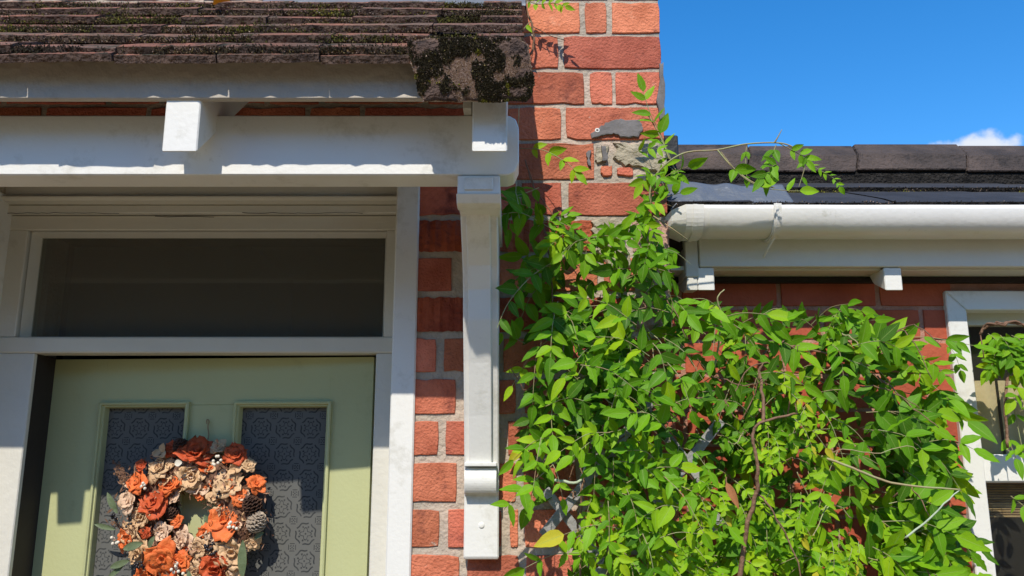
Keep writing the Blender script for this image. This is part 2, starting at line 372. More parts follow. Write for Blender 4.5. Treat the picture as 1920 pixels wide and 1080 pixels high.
def brick_mesh(w, h, seed, jit=.0016, dep=.007, rib=False, chip=0.0):
    rr = random.Random(seed); V = []; Fc = []
    if rib:
        nx = 22; nz_ = 5; ph = rr.random()*6
        for j in range(nz_+1):
            for i in range(nx+1):
                x = -w/2+w*i/nx; z = -h/2+h*j/nz_
                e = (.0028 if j in (0, nz_) else 0)
                gro = .0046*abs(math.sin(i/nx*w/.021*math.pi+ph))+.0015*noise.noise((x*60, z*25, seed))
                z += rr.uniform(-.0016, .0016) if j in (0, nz_) else 0
                V.append((x, -(.008-gro)+e*.6, z))
        n1 = nx+1
        for j in range(nz_):
            for i in range(nx): Fc.append((j*n1+i, j*n1+i+1, (j+1)*n1+i+1, (j+1)*n1+i))
        return V, Fc
    pts = []
    nx, nz_ = max(5, int(w/.022)), 4; cr = .006
    for i in range(nx): pts.append((-w/2+w*i/nx, -h/2))
    for i in range(nz_): pts.append((w/2, -h/2+h*i/nz_))
    for i in range(nx): pts.append((w/2-w*i/nx, h/2))
    for i in range(nz_): pts.append((-w/2, h/2-h*i/nz_))
    n = len(pts); out = []
    for k, (x, z) in enumerate(pts):
        ax, az = abs(abs(x)-w/2) < 1e-6, abs(abs(z)-h/2) < 1e-6
        c = rr.uniform(.0, .0022) if (ax and az) else 0
        jx = noise.noise((x*30, z*30, seed*3.1))*jit*1.6+rr.uniform(-jit, jit)*.6; jz = noise.noise((x*30+9, z*30, seed*2.1))*jit*1.6+rr.uniform(-jit, jit)*.6
        if rr.random() < chip: jz -= math.copysign(rr.uniform(.001, .004), z) if az else 0
        out.append((x-math.copysign(c, x)+jx, z-math.copysign(c, z)+jz))
    for ring in range(3):
        ins = (0, .0002, .0014)[ring]; yy = (.012, -dep*.55, -dep)[ring]
        for x, z in out:
            V.append((x-math.copysign(min(ins, abs(x)), x), yy+(noise.noise((x*40, z*40, seed))*.0012 if ring else 0), z-math.copysign(min(ins, abs(z)), z)))
    for ring in range(2):
        for k in range(n): Fc.append((ring*n+k, ring*n+(k+1) % n, (ring+1)*n+(k+1) % n, (ring+1)*n+k))
    Fc.append(tuple(2*n+k for k in range(n)))
    return V, Fc
bseed = [0]
def brick(x0, x1, z0, z1, m, parent, y=0, rib=False, jit=.0009, dep=.0036, chip=.20, lab=None):
    bseed[0] += 1
    v, f = brick_mesh(x1-x0, z1-z0, bseed[0], jit, dep, rib, chip)
    o = pyd('brick', v, f, m, parent, loc=((x0+x1)/2, y, (z0+z1)/2), rot=(rnd.uniform(-.006, .006), 0, rnd.uniform(-.006, .006)))
    if lab: o['label'] = lab
    return o

ROWY = [3, 66, 133, 199, 266, 340, 408, 478, 552, 628, 704, 783, 860, 948, 1033, 1118]
ZR = [Z(y, 1.64) for y in ROWY]
ZR = [ZR[0]+.169, ZR[0]+.0845]+ZR+[ZR[-1]-.0845]      # row index k lies between ZR[k] and ZR[k+1]
# measured joints (picture columns) for each course right of the door post; the rest follows the bond
spec = {
 1: [(960, 1040), (1050, 1140), (1150, 1236)],
 2: [(900, 1087), (1097, 1137), (1147, 1236)],
 3: [(880, 948), (956, 1047), (1057, 1239)],
 4: [(905, 1095), (1106, 1148), (1154, 1242)],
 5: [(880, 945), (952, 1052), (1061, 1245)],
 6: [(926, 1114)],
 7: [(775, 868), (880, 970), (978, 1053), (1066, 1249)],
 8: [(770, 885), (893, 1110), (1185, 1252)],
 9: [(770, 847), (876, 1010), (1020, 1120), (1132, 1190), (1200, 1254)],
 10: [(760, 880), (890, 1080), (1092, 1180), (1190, 1256)],
 11: [(770, 818), (832, 930), (944, 1050), (1062, 1160), (1172, 1258)],
 12: [(760, 855), (872, 967), (984, 1075), (1087, 1250)],
 13: [(770, 822), (836, 935), (953, 1090), (1104, 1258)],
 14: [(750, 857), (872, 926), (936, 968), (982, 1080), (1094, 1250)],
 15: [(730, 824), (840, 940), (956, 972), (984, 1084), (1096, 1190), (1204, 1264)],
 16: [(730, 861), (876, 973), (986, 1090), (1104, 1250)],
 17: [(720, 800), (816, 935), (950, 1045), (1060, 1262)],
}
for k in range(len(ZR)-1):
    zt, zb = ZR[k]-.0038, ZR[k+1]+.0038
    if k >= 8: zt -= .0035; zb += .003
    py = ROWY[min(max(k-2, 0), len(ROWY)-2)]+33
    rows = spec.get(k, [(960, 1060), (1070, 1160), (1170, 1240)])
    minx = 1e9
    for a, b in rows:
        x0, x1 = X(a, py, 1.64), X(b, py, 1.64)
        if x1 > XC-.02: x1 = XC+.002
        minx = min(minx, x0)
        if k >= 6 and x1 < OPR+.01: continue
        rib = k in (8, 10)
        pale = (k in (8, 9, 10) and b > 1190)
        brick(max(x0, OPR+.004) if k >= 7 else x0, x1, zb, zt, BRICKR if rib and not pale else (BRICKP if pale else BRICK), house,
              rib=rib, dep=.0038, lab='ribbed red brick' if rib else ('pale spalled brick' if pale else None))
    # bricks over the door, behind the canopy, and left of it
    x = minx-.011; j = k
    while x > -1.8:
        L = .218 if j % 2 else .108
        x0 = x-L
        if x0 > OPR or zb > OPT:
            if zb > OPT or x0 > OPR: brick(x0, x, zb, zt, BRICK, house)
        elif x < OPL-.01: brick(x0, x, zb, zt, BRICK, house)
        x = x0-.011; j += 1
# two broken brick ends under the cement patch
brick(X(1126, 320, 1.64), X(1148, 320, 1.64), Z(331, 1.64), Z(312, 1.64), BRICK, house, dep=.006)
brick(X(1157, 320, 1.64), X(1186, 320, 1.64), Z(331, 1.64), Z(315, 1.64), BRICK, house, dep=.006)

def patch(name, pts, d, m, th=.004, parent=None, jit=3.0, seed=1, sub=4):
    """irregular smear of mortar: outline measured on the wall, domed, with real thickness"""
    rr = random.Random(seed); o = []
    n0 = len(pts)
    for i in range(n0):
        a, b = pts[i], pts[(i+1) % n0]
        for s in range(sub):
            t = s/sub; o.append((a[0]+(b[0]-a[0])*t+rr.uniform(-jit, jit), a[1]+(b[1]-a[1])*t+rr.uniform(-jit, jit)))
    cx = sum(p[0] for p in o)/len(o); cy = sum(p[1] for p in o)/len(o)
    V = []; Fc = []; n = len(o); rings = [(1, .012), (1, -th*.3), (.93, -th), (.6, -th*1.15), (.3, -th*1.1)]
    for s, yy in rings:
        for px, py in o:
            p = P(cx+(px-cx)*s, cy+(py-cy)*s, d); V.append((p.x, p.y+yy+(noise.noise((p.x*70, p.z*70, seed))*th*.5 if s < 1 else 0), p.z))
    p = P(cx, cy, d); V.append((p.x, p.y-th, p.z))
    for r in range(len(rings)-1):
        for i in range(n): Fc.append((r*n+i, (r+1)*n+i, (r+1)*n+(i+1) % n, r*n+(i+1) % n))
    r = len(rings)-1
    for i in range(n): Fc.append((r*n+i, len(V)-1, r*n+(i+1) % n))
    return pyd(name, V, Fc, m, parent)
patch('cement_patch', [(1150, 268), (1190, 272), (1240, 268), (1250, 300), (1246, 326), (1215, 322), (1195, 310), (1168, 312), (1150, 300), (1155, 285)], 1.64, CEM, .008, house, seed=3)
patch('cement_patch', [(1118, 276), (1140, 274), (1138, 300), (1122, 308), (1116, 300)], 1.64, CEM, .006, house, 2, 5)
patch('cement_smear', [(1108, 252), (1125, 240), (1140, 228), (1165, 224), (1200, 226), (1206, 240), (1195, 258), (1165, 256), (1150, 250), (1130, 252), (1112, 260)], 1.632, CEMG, .0018, house, 2, 7)
patch('cement_smear', [(1100, 285), (1108, 282), (1106, 300), (1110, 312), (1102, 310)], 1.632, CEMG, .0018, house, 1.5, 8)
patch('cement_smear', [(1128, 272), (1136, 276), (1140, 300), (1130, 302)], 1.628, CEMG, .0015, house, 1.5, 9)
patch('cement_smear', [(1236, 120), (1244, 118), (1246, 200), (1246, 232), (1238, 225), (1232, 190), (1236, 150)], 1.632, CEMG, .002, house, 2, 10)
patch('mortar_smear', [(1108, 415), (1135, 405), (1160, 415), (1175, 450), (1185, 500), (1150, 520), (1125, 480), (1112, 450)], 1.636, CEM, .006, house, 4, 11)
patch('mortar_smear', [(1205, 470), (1240, 462), (1258, 480), (1256, 560), (1215, 570), (1195, 520)], 1.636, BRICKP, .008, house, 5, 12)
# plastic wall plug
V = []; Fc = []; c = P(1119, 248, 1.64)
for r, yy in ((.0055, -.002), (.0055, -.0105), (.0045, -.0115), (.0026, -.0115), (.0024, -.004)):
    for j in range(16): V.append((c.x+r*math.cos(j*math.pi/8), yy, c.z+r*math.sin(j*math.pi/8)))
for a in range(4):
    for j in range(16): Fc.append((a*16+j, a*16+(j+1) % 16, (a+1)*16+(j+1) % 16, (a+1)*16+j))
Fc.append(tuple(64+j for j in range(16)))
pyd('wall_plug', V, Fc, WHITE, house)

# ---------------- door surround
def rect(name, pxl, pxr, pyt, pyb, d, th, m, parent, pyx=None, bev=.0015):
    yx = pyx if pyx is not None else (pyt+pyb)/2
    return box(name, X(pxl, yx, d), X(pxr, yx, d), Y(d), Y(d)+th, Z(pyb, d), Z(pyt, d), m, parent, bev)
frame = empty('door_frame', (-.65, .05, 1), house)
D0 = 1.63
box('post', OPR, X(787, 355, D0), Y(D0), Y(D0)+.11, 0.1, Z(345, D0), WHITE, frame, .003)
box('post', OPL-.06, OPL, Y(D0), Y(D0)+.11, 0.1, Z(345, D0), WHITE, frame, .003)
D1 = 1.727
xr_up = X(725, 435, D1); xl_up = X(52, 435, D1)
xr_dn = X(704, 700, D1); xl_dn = X(60, 700, D1)
zt_tr, zb_tr = Z(632, D1), Z(662, D1)
z_glt = Z(431, D1)
# lower jambs, transom, upper jambs, head
box('jamb', xr_dn, OPR+.02, Y(D1), Y(D1)+.075, .1, zb_tr, WHITE2, frame, .002)
box('jamb', OPL-.02, xl_dn, Y(D1), Y(D1)+.014, .1, zb_tr, WHITE2, frame, .002)
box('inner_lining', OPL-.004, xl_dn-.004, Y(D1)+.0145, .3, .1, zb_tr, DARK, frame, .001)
box('transom_bar', OPL-.02, OPR+.02, Y(D1)-.004, Y(D1)+.050, zb_tr, zt_tr, CREAM, frame, .003)
box('jamb', xr_up, OPR+.02, Y(D1), Y(D1)+.078, zt_tr, z_glt, WHITE2, frame, .002)
box('jamb', OPL-.02, xl_up, Y(D1), Y(D1)+.078, zt_tr, z_glt, WHITE2, frame, .002)
z_h1 = Z(404, D1)
box('head', OPL-.02, OPR+.02, Y(D1), Y(D1)+.078, z_glt, z_h1, CREAM, frame, .002)
box('head_board', OPL-.02, OPR+.004, Y(1.712), Y(1.79), z_h1+.0015, Z(384, 1.712), WHITE2, frame, .0025)
prism('moulding', [(Y(1.712), Z(384, 1.712)+.001), (Y(1.70), Z(382, 1.70)+.004), (Y(1.69), Z(376, 1.69)), (Y(1.685), Z(370, 1.685)), (Y(1.685), Z(367, 1.685)), (Y(1.79), Z(367, 1.685)), (Y(1.79), Z(384, 1.712)+.001)],
      OPL-.02, OPR+.003, CREAM, frame, .001)
box('head_board', OPL-.02, OPR+.002, Y(1.700), Y(1.79), Z(367, 1.685)+.001, Z(285, 1.70), WHITE2, frame, .002)
# the sloping glazing bead round the fanlight, then the glass
zb = zt_tr
DG = D1+.038
def bead(name, pts_out, pts_in, d0, d1, m, parent):
    V = [(x, Y(d0), z) for x, z in pts_out]+[(x, Y(d1), z) for x, z in pts_in]+[(x, Y(d1)+.006, z) for x, z in pts_in]+[(x, Y(d1)+.006, z) for x, z in pts_out]
    Fc = []
    for r in range(3):
        for i in range(4): Fc.append((r*4+i, r*4+(i+1) % 4, (r+1)*4+(i+1) % 4, (r+1)*4+i))
    return pyd(name, V, Fc, m, parent)
xo0, xo1 = xl_up+.002, xr_up-.002
for (xa_, xb_, zz_, yy_) in [(OPL, -.86, z_h1+.0008, Y(1.7112)), (-.60, -.32, z_h1+.001, Y(1.7112)), (-.80, -.66, z_h1-.003, Y(1.7262))]:
    pts = []; x = xa_
    while x < xb_: pts.append((x, yy_, zz_+rnd.uniform(-.0012, .0012))); x += rnd.uniform(.006, .02)
    v, f = tube_data(pts, .0007, .0005, 4); pyd('caulk_crack', v, f, DARK, frame)
bead('glazing_bead', [(xo0, zt_tr+.001), (xo1, zt_tr+.001), (xo1, z_glt-.001), (xo0, z_glt-.001)],
     [(xo0+.010, zt_tr+.006), (xo1-.006, zt_tr+.006), (xo1-.006, z_glt-.009), (xo0+.010, z_glt-.009)], D1+.012, DG, WHITE2, frame)
box('fanlight_pane', xo0+.006, xo1-.002, Y(DG), Y(DG)+.004, zt_tr+.003, z_glt-.005, GLASS, frame, 0)
# dark hall behind (dim walls, so the glass has a room behind it)
hall = empty('hall', (-.65, 1, 0), house)
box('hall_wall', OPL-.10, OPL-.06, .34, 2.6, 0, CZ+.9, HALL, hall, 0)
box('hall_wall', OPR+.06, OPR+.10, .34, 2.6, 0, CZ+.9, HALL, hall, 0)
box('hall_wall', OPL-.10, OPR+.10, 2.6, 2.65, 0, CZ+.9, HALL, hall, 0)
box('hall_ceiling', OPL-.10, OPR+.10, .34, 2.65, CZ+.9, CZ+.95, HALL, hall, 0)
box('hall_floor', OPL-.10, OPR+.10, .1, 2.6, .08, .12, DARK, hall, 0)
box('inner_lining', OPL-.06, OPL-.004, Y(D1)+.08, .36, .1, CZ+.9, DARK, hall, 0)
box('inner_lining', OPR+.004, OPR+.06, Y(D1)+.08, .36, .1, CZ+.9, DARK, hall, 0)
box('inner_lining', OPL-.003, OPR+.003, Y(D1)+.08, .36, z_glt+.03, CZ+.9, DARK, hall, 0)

# ---------------- the door leaf (ajar about 4.5 degrees, hinged on the right)
HX = X(702, 678, 1.765)-.001; HY = Y(1.765); DA = R(4.2)
leaf_w = .752
door = empty('front_door', (HX, HY, .12), house, (0, 0, -DA))
# local: x runs negative from the hinge, y = 0 the front, z up.
bpy.context.view_layer.update()
DM = door.matrix_world.copy(); DMI = DM.inverted()
def DL(px, py):
    """where the sight line through a picture point meets the door's face -> local (x,z)"""
    o = DMI @ Vector((0, CY, CZ)); q = DMI @ P(px, py, 1.0); v = q-o; t = -o.y/v.y
    h = o+v*t; return h.x, h.z
def dbox(name, x0, x1, y0, y1, z0, z1, m, bev=.0015):
    o = box(name, x0, x1, y0, y1, z0, z1, m, None, bev); o.parent = door; return o
ztop = zb_tr-.12-.004; zin = DL(530, 754)[1]; zin2 = DL(270, 763)[1]
xl = -leaf_w
gl0, gl1 = DL(190, 800)[0], DL(349, 800)[0]
gr0, gr1 = DL(443, 800)[0], DL(616, 800)[0]
zb_panel = .75; zg = (zin+zin2)/2
dbox('door_stile', xl, gl0, 0, .044, 0, ztop, DOORP, .0003)
dbox('door_stile', gr1, 0, 0, .044, 0, ztop, DOORP, .0003)
dbox('door_muntin', gl1, gr0, .0, .044, zb_panel, zg, DOORP)
dbox('door_rail', gl0, gr1, 0, .044, zg, ztop, DOORP, .0003)
dbox('door_rail', gl0, gr1, 0, .044, .2, zb_panel, DOORP)
def ring(name, x0, x1, z0, z1, prof, m):
    """moulding ring round an opening: prof = (inset, y)"""
    V = []; Fc = []
    for ins, yy in prof: V += [(x0+ins, yy, z0+ins), (x1-ins, yy, z0+ins), (x1-ins, yy, z1-ins), (x0+ins, yy, z1-ins)]
    for r in range(len(prof)-1):
        for i in range(4): Fc.append((r*4+i, r*4+(i+1) % 4, (r+1)*4+(i+1) % 4, (r+1)*4+i))
    o = pyd(name, V, Fc, m); o.parent = door; return o
for x0, x1 in ((gl0, gl1), (gr0, gr1)):
    ring('moulding', x0-.006, x1+.006, zb_panel-.006, zg+.006,
         [(0, .002), (0, -.0075), (.003, -.0095), (.006, -.0085), (.0075, -.0035), (.010, -.0035), (.0115, -.001), (.013, .014), (.014, .022)], DOORP)
    o = box('glass_pane', x0, x1, .014, .020, zb_panel, zg, PATG, None, 0); o.parent = door

# ---------------- canopy
can = empty('porch_canopy', (-.5, -.2, CZ+.6), house)
DB = 1.308; zbm0, zbm1 = Z(328, DB), Z(216, DB)
xbr = X(973, 280, DB)
r_ = .018; prof = [(-1.75, zbm0), (xbr-r_, zbm0), (xbr-r_*.45, zbm0+r_*.25), (xbr, zbm0+r_*1.3), (xbr, zbm1-r_*1.3), (xbr-r_*.3, zbm1-r_*.4), (xbr-r_, zbm1), (-1.75, zbm1)]
board_xz('beam', prof, Y(DB), Y(DB)+.065, WHITE, can, .002)
DF = 1.229
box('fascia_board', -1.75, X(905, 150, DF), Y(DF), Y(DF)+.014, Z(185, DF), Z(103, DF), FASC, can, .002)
DR = 1.234; zr0 = Z(285, DR); SL = .8333
rw = X(370, 270, DR)-X(304, 270, DR)
rxs = [X(304, 270, DR)]; rxs = [rxs[0]-1.09, rxs[0]-.545, rxs[0], X(885, 275, DR)]
for rx in rxs:
    y0 = Y(DR); y1 = -.005
    prism('rafter', [(y0, zr0), (y0, zr0+.104), (y0+.004, zr0+.107), (y1, zr0+.107+SL*(y1-y0)), (y1, zr0+SL*(y1-y0))], rx, rx+rw, WHITE, can, .002)
# packing block beside the end rafter and dark felt flap at the verge
box('packing_block', X(868, 205, DR+.05), X(884, 205, DR+.05), Y(DR)+.05, Y(DR)+.10, zbm1+.001, zbm1+.03, WHITE2, can)
# underboard
def slope_z(y, base): return base+SL*(y-Y(1.184))
E0 = Z(115, 1.184)      # underside of the eaves course, front edge
XV = X(985, 120, 1.184)  # verge
prism('underboard', [(Y(1.244), slope_z(Y(1.244), E0)-.042), (Y(1.244), slope_z(Y(1.244), E0)-.036), (-.003, slope_z(-.003, E0)-.036), (-.003, slope_z(-.003, E0)-.042)], -1.75, XV-.02, SARK, can, 0)
# tiles
def tile_mesh(seed, w=.163, L=.165, th=.0155, rough=1.0):
    rr = random.Random(seed); nx, ny = 12, 6; V = []; Fc = []
    for side in (1, 0):
        for j in range(ny+1):
            for i in range(nx+1):
                x = -w/2+w*i/nx; y = L*j/ny
                ex = 0
                if j == 0: y += rough*(noise.noise((x*38, seed, 2))*.006+rr.uniform(0, .0015))
                z = th*side-.002*(1-(2*i/nx-1)**2)*0+noise.noise((x*22, y*22, seed))*.0016*rough
                if side and j == 0: z -= .003
                V.append((x, y, z))
    n1 = nx+1; o = n1*(ny+1)
    for j in range(ny):
        for i in range(nx):
            Fc.append((j*n1+i, j*n1+i+1, (j+1)*n1+i+1, (j+1)*n1+i)); Fc.append((o+j*n1+i, o+(j+1)*n1+i, o+(j+1)*n1+i+1, o+j*n1+i+1))
    top = len(Fc)
    for i in range(nx): Fc.append((i, o+i, o+i+1, i+1)); k = ny*n1+i; Fc.append((k, k+1, o+k+1, o+k))
    for j in range(ny): Fc.append((j*n1, (j+1)*n1, o+(j+1)*n1, o+j*n1)); k = j*n1+nx; Fc.append((k, o+k, o+k+n1, k+n1))
    return V, Fc, top
TM = []
for s in range(9):
    v, f, top = tile_mesh(s)
    me = bpy.data.meshes.new('roof_tile'); me.from_pydata(v, [], f); me.update(); me.materials.append(TILE); me.materials.append(TILEE)
    for p in me.polygons:
        if p.index >= top: p.material_index = 1
    TM.append(me)
PITCH = R(39.8); gy = .0768; gz = gy*SL; TA = R(29.5)
tile_rows = []
NC = 6
for k in range(-1, NC):
    # eaves undercourse k=-1, then six courses
    if k < 0: y0 = Y(1.190); z0 = E0
    else: y0 = Y(1.193)+k*gy*.985; z0 = E0+.0165+k*gz*.952
    xoff = (.0825 if k % 2 else 0)
    x = XV-.0825+xoff*0
    first = True
    while x > -1.75:
        wsc = 1
        if first and k % 2: wsc = .5; xx = XV-.041
        else: xx = x-(.0825 if k % 2 else 0)+0
        if first and k % 2: pass
        lo = (xx+rnd.uniform(-.001, .001), y0+rnd.uniform(-.004, .003), z0+rnd.uniform(-.0012, .0012))
        big = (first and k in (-1, 0))
        o = link('roof_tile', TM[rnd.randrange(9)], None, can, lo, (TA, rnd.uniform(-.010, .010), rnd.uniform(-.012, .012)))
        o.scale = (wsc*1.0, 1, 1)
        if first and k % 2: x += .0
        else: x -= .1655
        if first and k % 2: first = False; x = XV-.1655; continue
        first = False
    tile_rows.append((y0, z0))
# the slipped, moss covered tile hanging over the end of the fascia
def mossy_slab():
    out = [(766, 76), (800, 73), (860, 72), (930, 72), (975, 73), (990, 84), (996, 120), (1001, 160), (998, 180), (985, 191), (940, 190), (880, 191), (830, 189), (795, 190), (785, 172), (778, 140), (770, 110), (765, 90)]
    rr = random.Random(5); o = []
    for i in range(len(out)):
        a, b = out[i], out[(i+1) % len(out)]
        for s in range(3): t = s/3; o.append((a[0]+(b[0]-a[0])*t+rr.uniform(-2, 2), a[1]+(b[1]-a[1])*t+rr.uniform(-2, 2)))
    cx, cy = 885, 132; V = []; Fc = []; n = len(o)
    def pt(px, py, off): # plane: top at d 1.19, bottom leaning out to d 1.168
        d = 1.184+(py-75)/115*.010-off; return P(px, py, d)
    rings = [(1, -.016), (1.0, .002), (.96, .006), (.8, .0075), (.6, .0085), (.4, .009), (.2, .008)]
    for s, off in rings:
        for px, py in o:
            q = pt(cx+(px-cx)*s, cy+(py-cy)*s, off+(noise.noise((px*.05*s, py*.05*s, 3))*.004 if s < 1 else 0)); V.append(q)
    V.append(pt(cx, cy, .008))
    for r in range(len(rings)-1):
        for i in range(n): Fc.append((r*n+i, r*n+(i+1) % n, (r+1)*n+(i+1) % n, (r+1)*n+i))
    r = len(rings)-1
    for i in range(n): Fc.append((r*n+i, r*n+(i+1) % n, len(V)-1))
    Fc.append(tuple(range(n))[::-1])
    o_ = pyd('slipped_tile', V, Fc, TILEE, can, smooth=True); o_['label'] = 'slipped tile thick with dark moss and lichen'
    return o, pt, cx, cy
so_, spt, scx, scy = mossy_slab()
# moss and lichen, tiny tufts
def tuft_cloud(name, items, parent, label=None):
    V = []; Fc = []; T = []
    for p, r, tone, up in items:
        b = len(V)
        a = Vector((rnd.uniform(-1, 1), rnd.uniform(-1, 1), rnd.uniform(-1, 1))).normalized(); c = a.cross(up)
        if c.length < .1: c = Vector((1, 0, 0))
        c.normalize(); a = up.cross(c).normalized()
        V += [p+a*r*.7, p-a*r*.35+c*r*.6, p-a*r*.35-c*r*.6, p+(up+a*rnd.uniform(-.6, .6)+c*rnd.uniform(-.6, .6)).normalized()*r*1.3]
        Fc += [(b, b+1, b+3), (b+1, b+2, b+3), (b+2, b, b+3)]; T += [tone]*3
    me = bpy.data.meshes.new(name); me.from_pydata([tuple(v) for v in V], [], Fc); me.update()
    at = me.attributes.new('tone', 'FLOAT', 'FACE'); at.data.foreach_set('value', T)
    o = link(name, me, MOSS, parent); o['kind'] = 'stuff'
    if label: o['label'] = label
    return o
items = []
def inpoly(x, y, poly):
    c = False; n = len(poly); j = n-1
    for i in range(n):
        if (poly[i][1] > y) != (poly[j][1] > y) and x < (poly[j][0]-poly[i][0])*(y-poly[i][1])/(poly[j][1]-poly[i][1])+poly[i][0]: c = not c
        j = i
    return c
for _ in range(42000):
    px, py = rnd.uniform(764, 1003), rnd.uniform(72, 192)
    if not inpoly(px, py, so_): continue
    q = noise.noise((px*.018+3, py*.024, 1.3))+.5*noise.noise((px*.05, py*.05, 7))
    q2 = noise.noise((px*.03+13, py*.03, 4.3))
    pink = q > .02+max(0, (px-880)/300)+rnd.gauss(0, .10)
    tone = rnd.uniform(.8, 1) if pink else rnd.uniform(0, .34)
    if not pink and q2 > .38: tone = rnd.uniform(.42, .68)
    if rnd.random() < .05: tone = rnd.uniform(.75, 1)
    s = 1.0 if pink else 1.5
    ell = ((px-scx)/118)**2+((py-scy)/60)**2
    off = .0085-.006*min(1, ell**2) + (0 if pink else rnd.uniform(0, .003))
    items.append((spt(px, py, off), rnd.uniform(.0012, .0024)*s, tone, Vector((rnd.uniform(-.5, .5), -1, rnd.uniform(-.2, .6))).normalized()))
tuft_cloud('moss', items, can, 'thick dark moss and pale lichen on the slipped tile')
items = []
for (y0, z0) in tile_rows[1:]:
    k = tile_rows.index((y0, z0))
    for _ in range(300):
        x = rnd.uniform(-1.05, XV-.01)
        q = noise.noise((x*7+k*5.1, k*3.3, 2.2))
        if q < .10 and rnd.random() < .86: continue
        sz = max(.002, .006+.010*q)
        tn = .36+.42*noise.noise((x*9, k*2.0, 9))+rnd.uniform(-.05, .05)
        if k == 1: tn -= .28
        for _ in range(26):
            dx = rnd.gauss(0, sz*1.6); up = abs(rnd.gauss(0, sz*.5))
            yy = y0-.002+rnd.uniform(-.004, .010); zz = z0+rnd.uniform(-.002, .012)+up*.5
            if yy > y0: zz = max(zz, z0+.011)
            items.append((Vector((x+dx, yy, zz)), rnd.uniform(.0014, .003), min(.72, max(0, tn+rnd.uniform(-.12, .12))), Vector((rnd.uniform(-.4, .4), -.7, .8)).normalized()))
# gravelly lichen crumbs on the courses
for _ in range(26000):
    k = rnd.randrange(1, len(tile_rows)); y0, z0 = tile_rows[k]; x = rnd.uniform(-1.05, XV-.005)
    if noise.noise((x*5, k*1.7, 5)) < -.15 and k < 5: continue
    yy = y0+rnd.uniform(-.003, .004)
    items.append((Vector((x, yy-.002, z0+rnd.uniform(0, .012))), rnd.uniform(.0009, .0024), rnd.choice([rnd.uniform(0, .3), rnd.uniform(0, .35), rnd.uniform(.76, .84), rnd.uniform(.78, 1)]), Vector((rnd.uniform(-.4, .4), -1, .4)).normalized()))
tuft_cloud('moss', items, can, 'olive moss in tufts along the tile edges')
# lead flashing up the wall above the tiles
zl = Z(11, 1.58)+.05
V = []; Fc = []; nx = 90
xa, xb = X(500, 6, 1.62), X(985, 6, 1.62)
for j, (yy, dz) in enumerate([(-.060, -.050), (-.058, -.045), (-.030, -.012), (-.014, .008), (-.013, .11)]):
    for i in range(nx+1):
        x = xa+(xb-xa)*i/nx
        V.append((x, yy+noise.noise((x*14, j*.9, 1))*.003, zl+dz+noise.noise((x*9, 3, j*.3))*.004))
for j in range(4):
    for i in range(nx): Fc.append((j*(nx+1)+i, j*(nx+1)+i+1, (j+1)*(nx+1)+i+1, (j+1)*(nx+1)+i))
pyd('lead_flashing', V, Fc, LEAD, can, smooth=True)

# ---------------- bracket carrying the beam
brk = empty('canopy_bracket', (-.06, -.05, CZ+.2), house)
xbl, xbR = X(870, 516, 1.47), X(930.5, 516, 1.47)
xbw0, xbw1 = xbl-.003, xbR+.004
ztopb = zbm0-.001
def yz(d, py): return (Y(d), Z(py, d))
outer = [yz(1.385, 396), yz(1.405, 425), yz(1.435, 460), yz(1.468, 500), yz(1.492, 545), yz(1.505, 600), yz(1.538, 680), yz(1.573, 780), yz(1.600, 868), yz(1.602, 925), yz(1.611, 928)]
zbb = Z(1050, 1.612)
prism('bracket_body', [(-.008, ztopb), (Y(1.385), ztopb)]+outer+[(Y(1.611), zbb+.004), (Y(1.616), zbb), (-.008, zbb)], xbw0, xbw1, WHITE, brk, .0025)
sx0, sx1 = X(876.5, 516, 1.46), X(920.5, 516, 1.46)
inner = [(y-.010, z) for y, z in outer[:9]]
ins = [(outer[0][0]-.010, Z(376, 1.36))]+inner
prism('raised_panel', ins+[(y+.012, z) for y, z in ins[::-1]], sx0, sx1, WHITE, brk, .0015)
# cap block with recessed face
cx0, cx1 = X(857.5, 350, 1.302), X(937.5, 350, 1.302)
zc0 = Z(377, 1.302)
prism('cap_block', [(Y(1.312), zc0+.012), (Y(1.322), zc0+.003), (Y(1.33), zc0), (-.02, zc0), (-.02, ztopb-.0015), (Y(1.304), ztopb-.0015), (Y(1.304), zc0+.014)], cx0, cx1, WHITE, brk, .0015)
prism('cap_trim', [(Y(1.3005), zc0+.020), (Y(1.3045), zc0+.020), (Y(1.3045), ztopb-.006), (Y(1.3005), ztopb-.006)], cx0+.012, cx1-.012, WHITE, brk, .001)
prism('cap_trim', [(Y(1.300), zc0+.013), (Y(1.312), zc0-.001), (Y(1.330), zc0-.004), (Y(1.35), zc0-.002), (Y(1.35), zc0+.013)], cx0-.0015, cx1+.0015, WHITE, brk, .001)
# scroll at the foot
dS = 1.590
zs1, zs0 = Z(869, dS), Z(925, dS)
box('scroll_fillet', xbw0+.001, xbw1-.004, Y(dS)-.012, -.02, zs1-.0055, zs1+.002, WHITE, brk, .0012)
cyl = []
hz = (zs1-.010-zs0)
for k in range(11):
    a = math.pi*k/10; cyl.append((Y(dS)-.000-.010*math.sin(a)**.8, zs1-.009-hz*k/10))
prism('scroll', cyl+[(-.02, zs0), (-.02, zs1-.009)], xbw0+.0015, xbw1-.0045, WHITE, brk, .0006)
# screw head under paint
V = []; Fc = []; c = P(903, 985, 1.611)
for r, yy in ((.006, 0), (.0055, -.0012), (.003, -.0018)):
    for j in range(14): V.append((c.x+r*math.cos(j*math.pi/7), c.y+yy, c.z+r*math.sin(j*math.pi/7)))
for a in range(2):
    for j in range(14): Fc.append((a*14+j, a*14+(j+1) % 14, (a+1)*14+(j+1) % 14, (a+1)*14+j))
Fc.append(tuple(28+j for j in range(14))); pyd('screw_head', V, Fc, WHITE, brk, smooth=True)

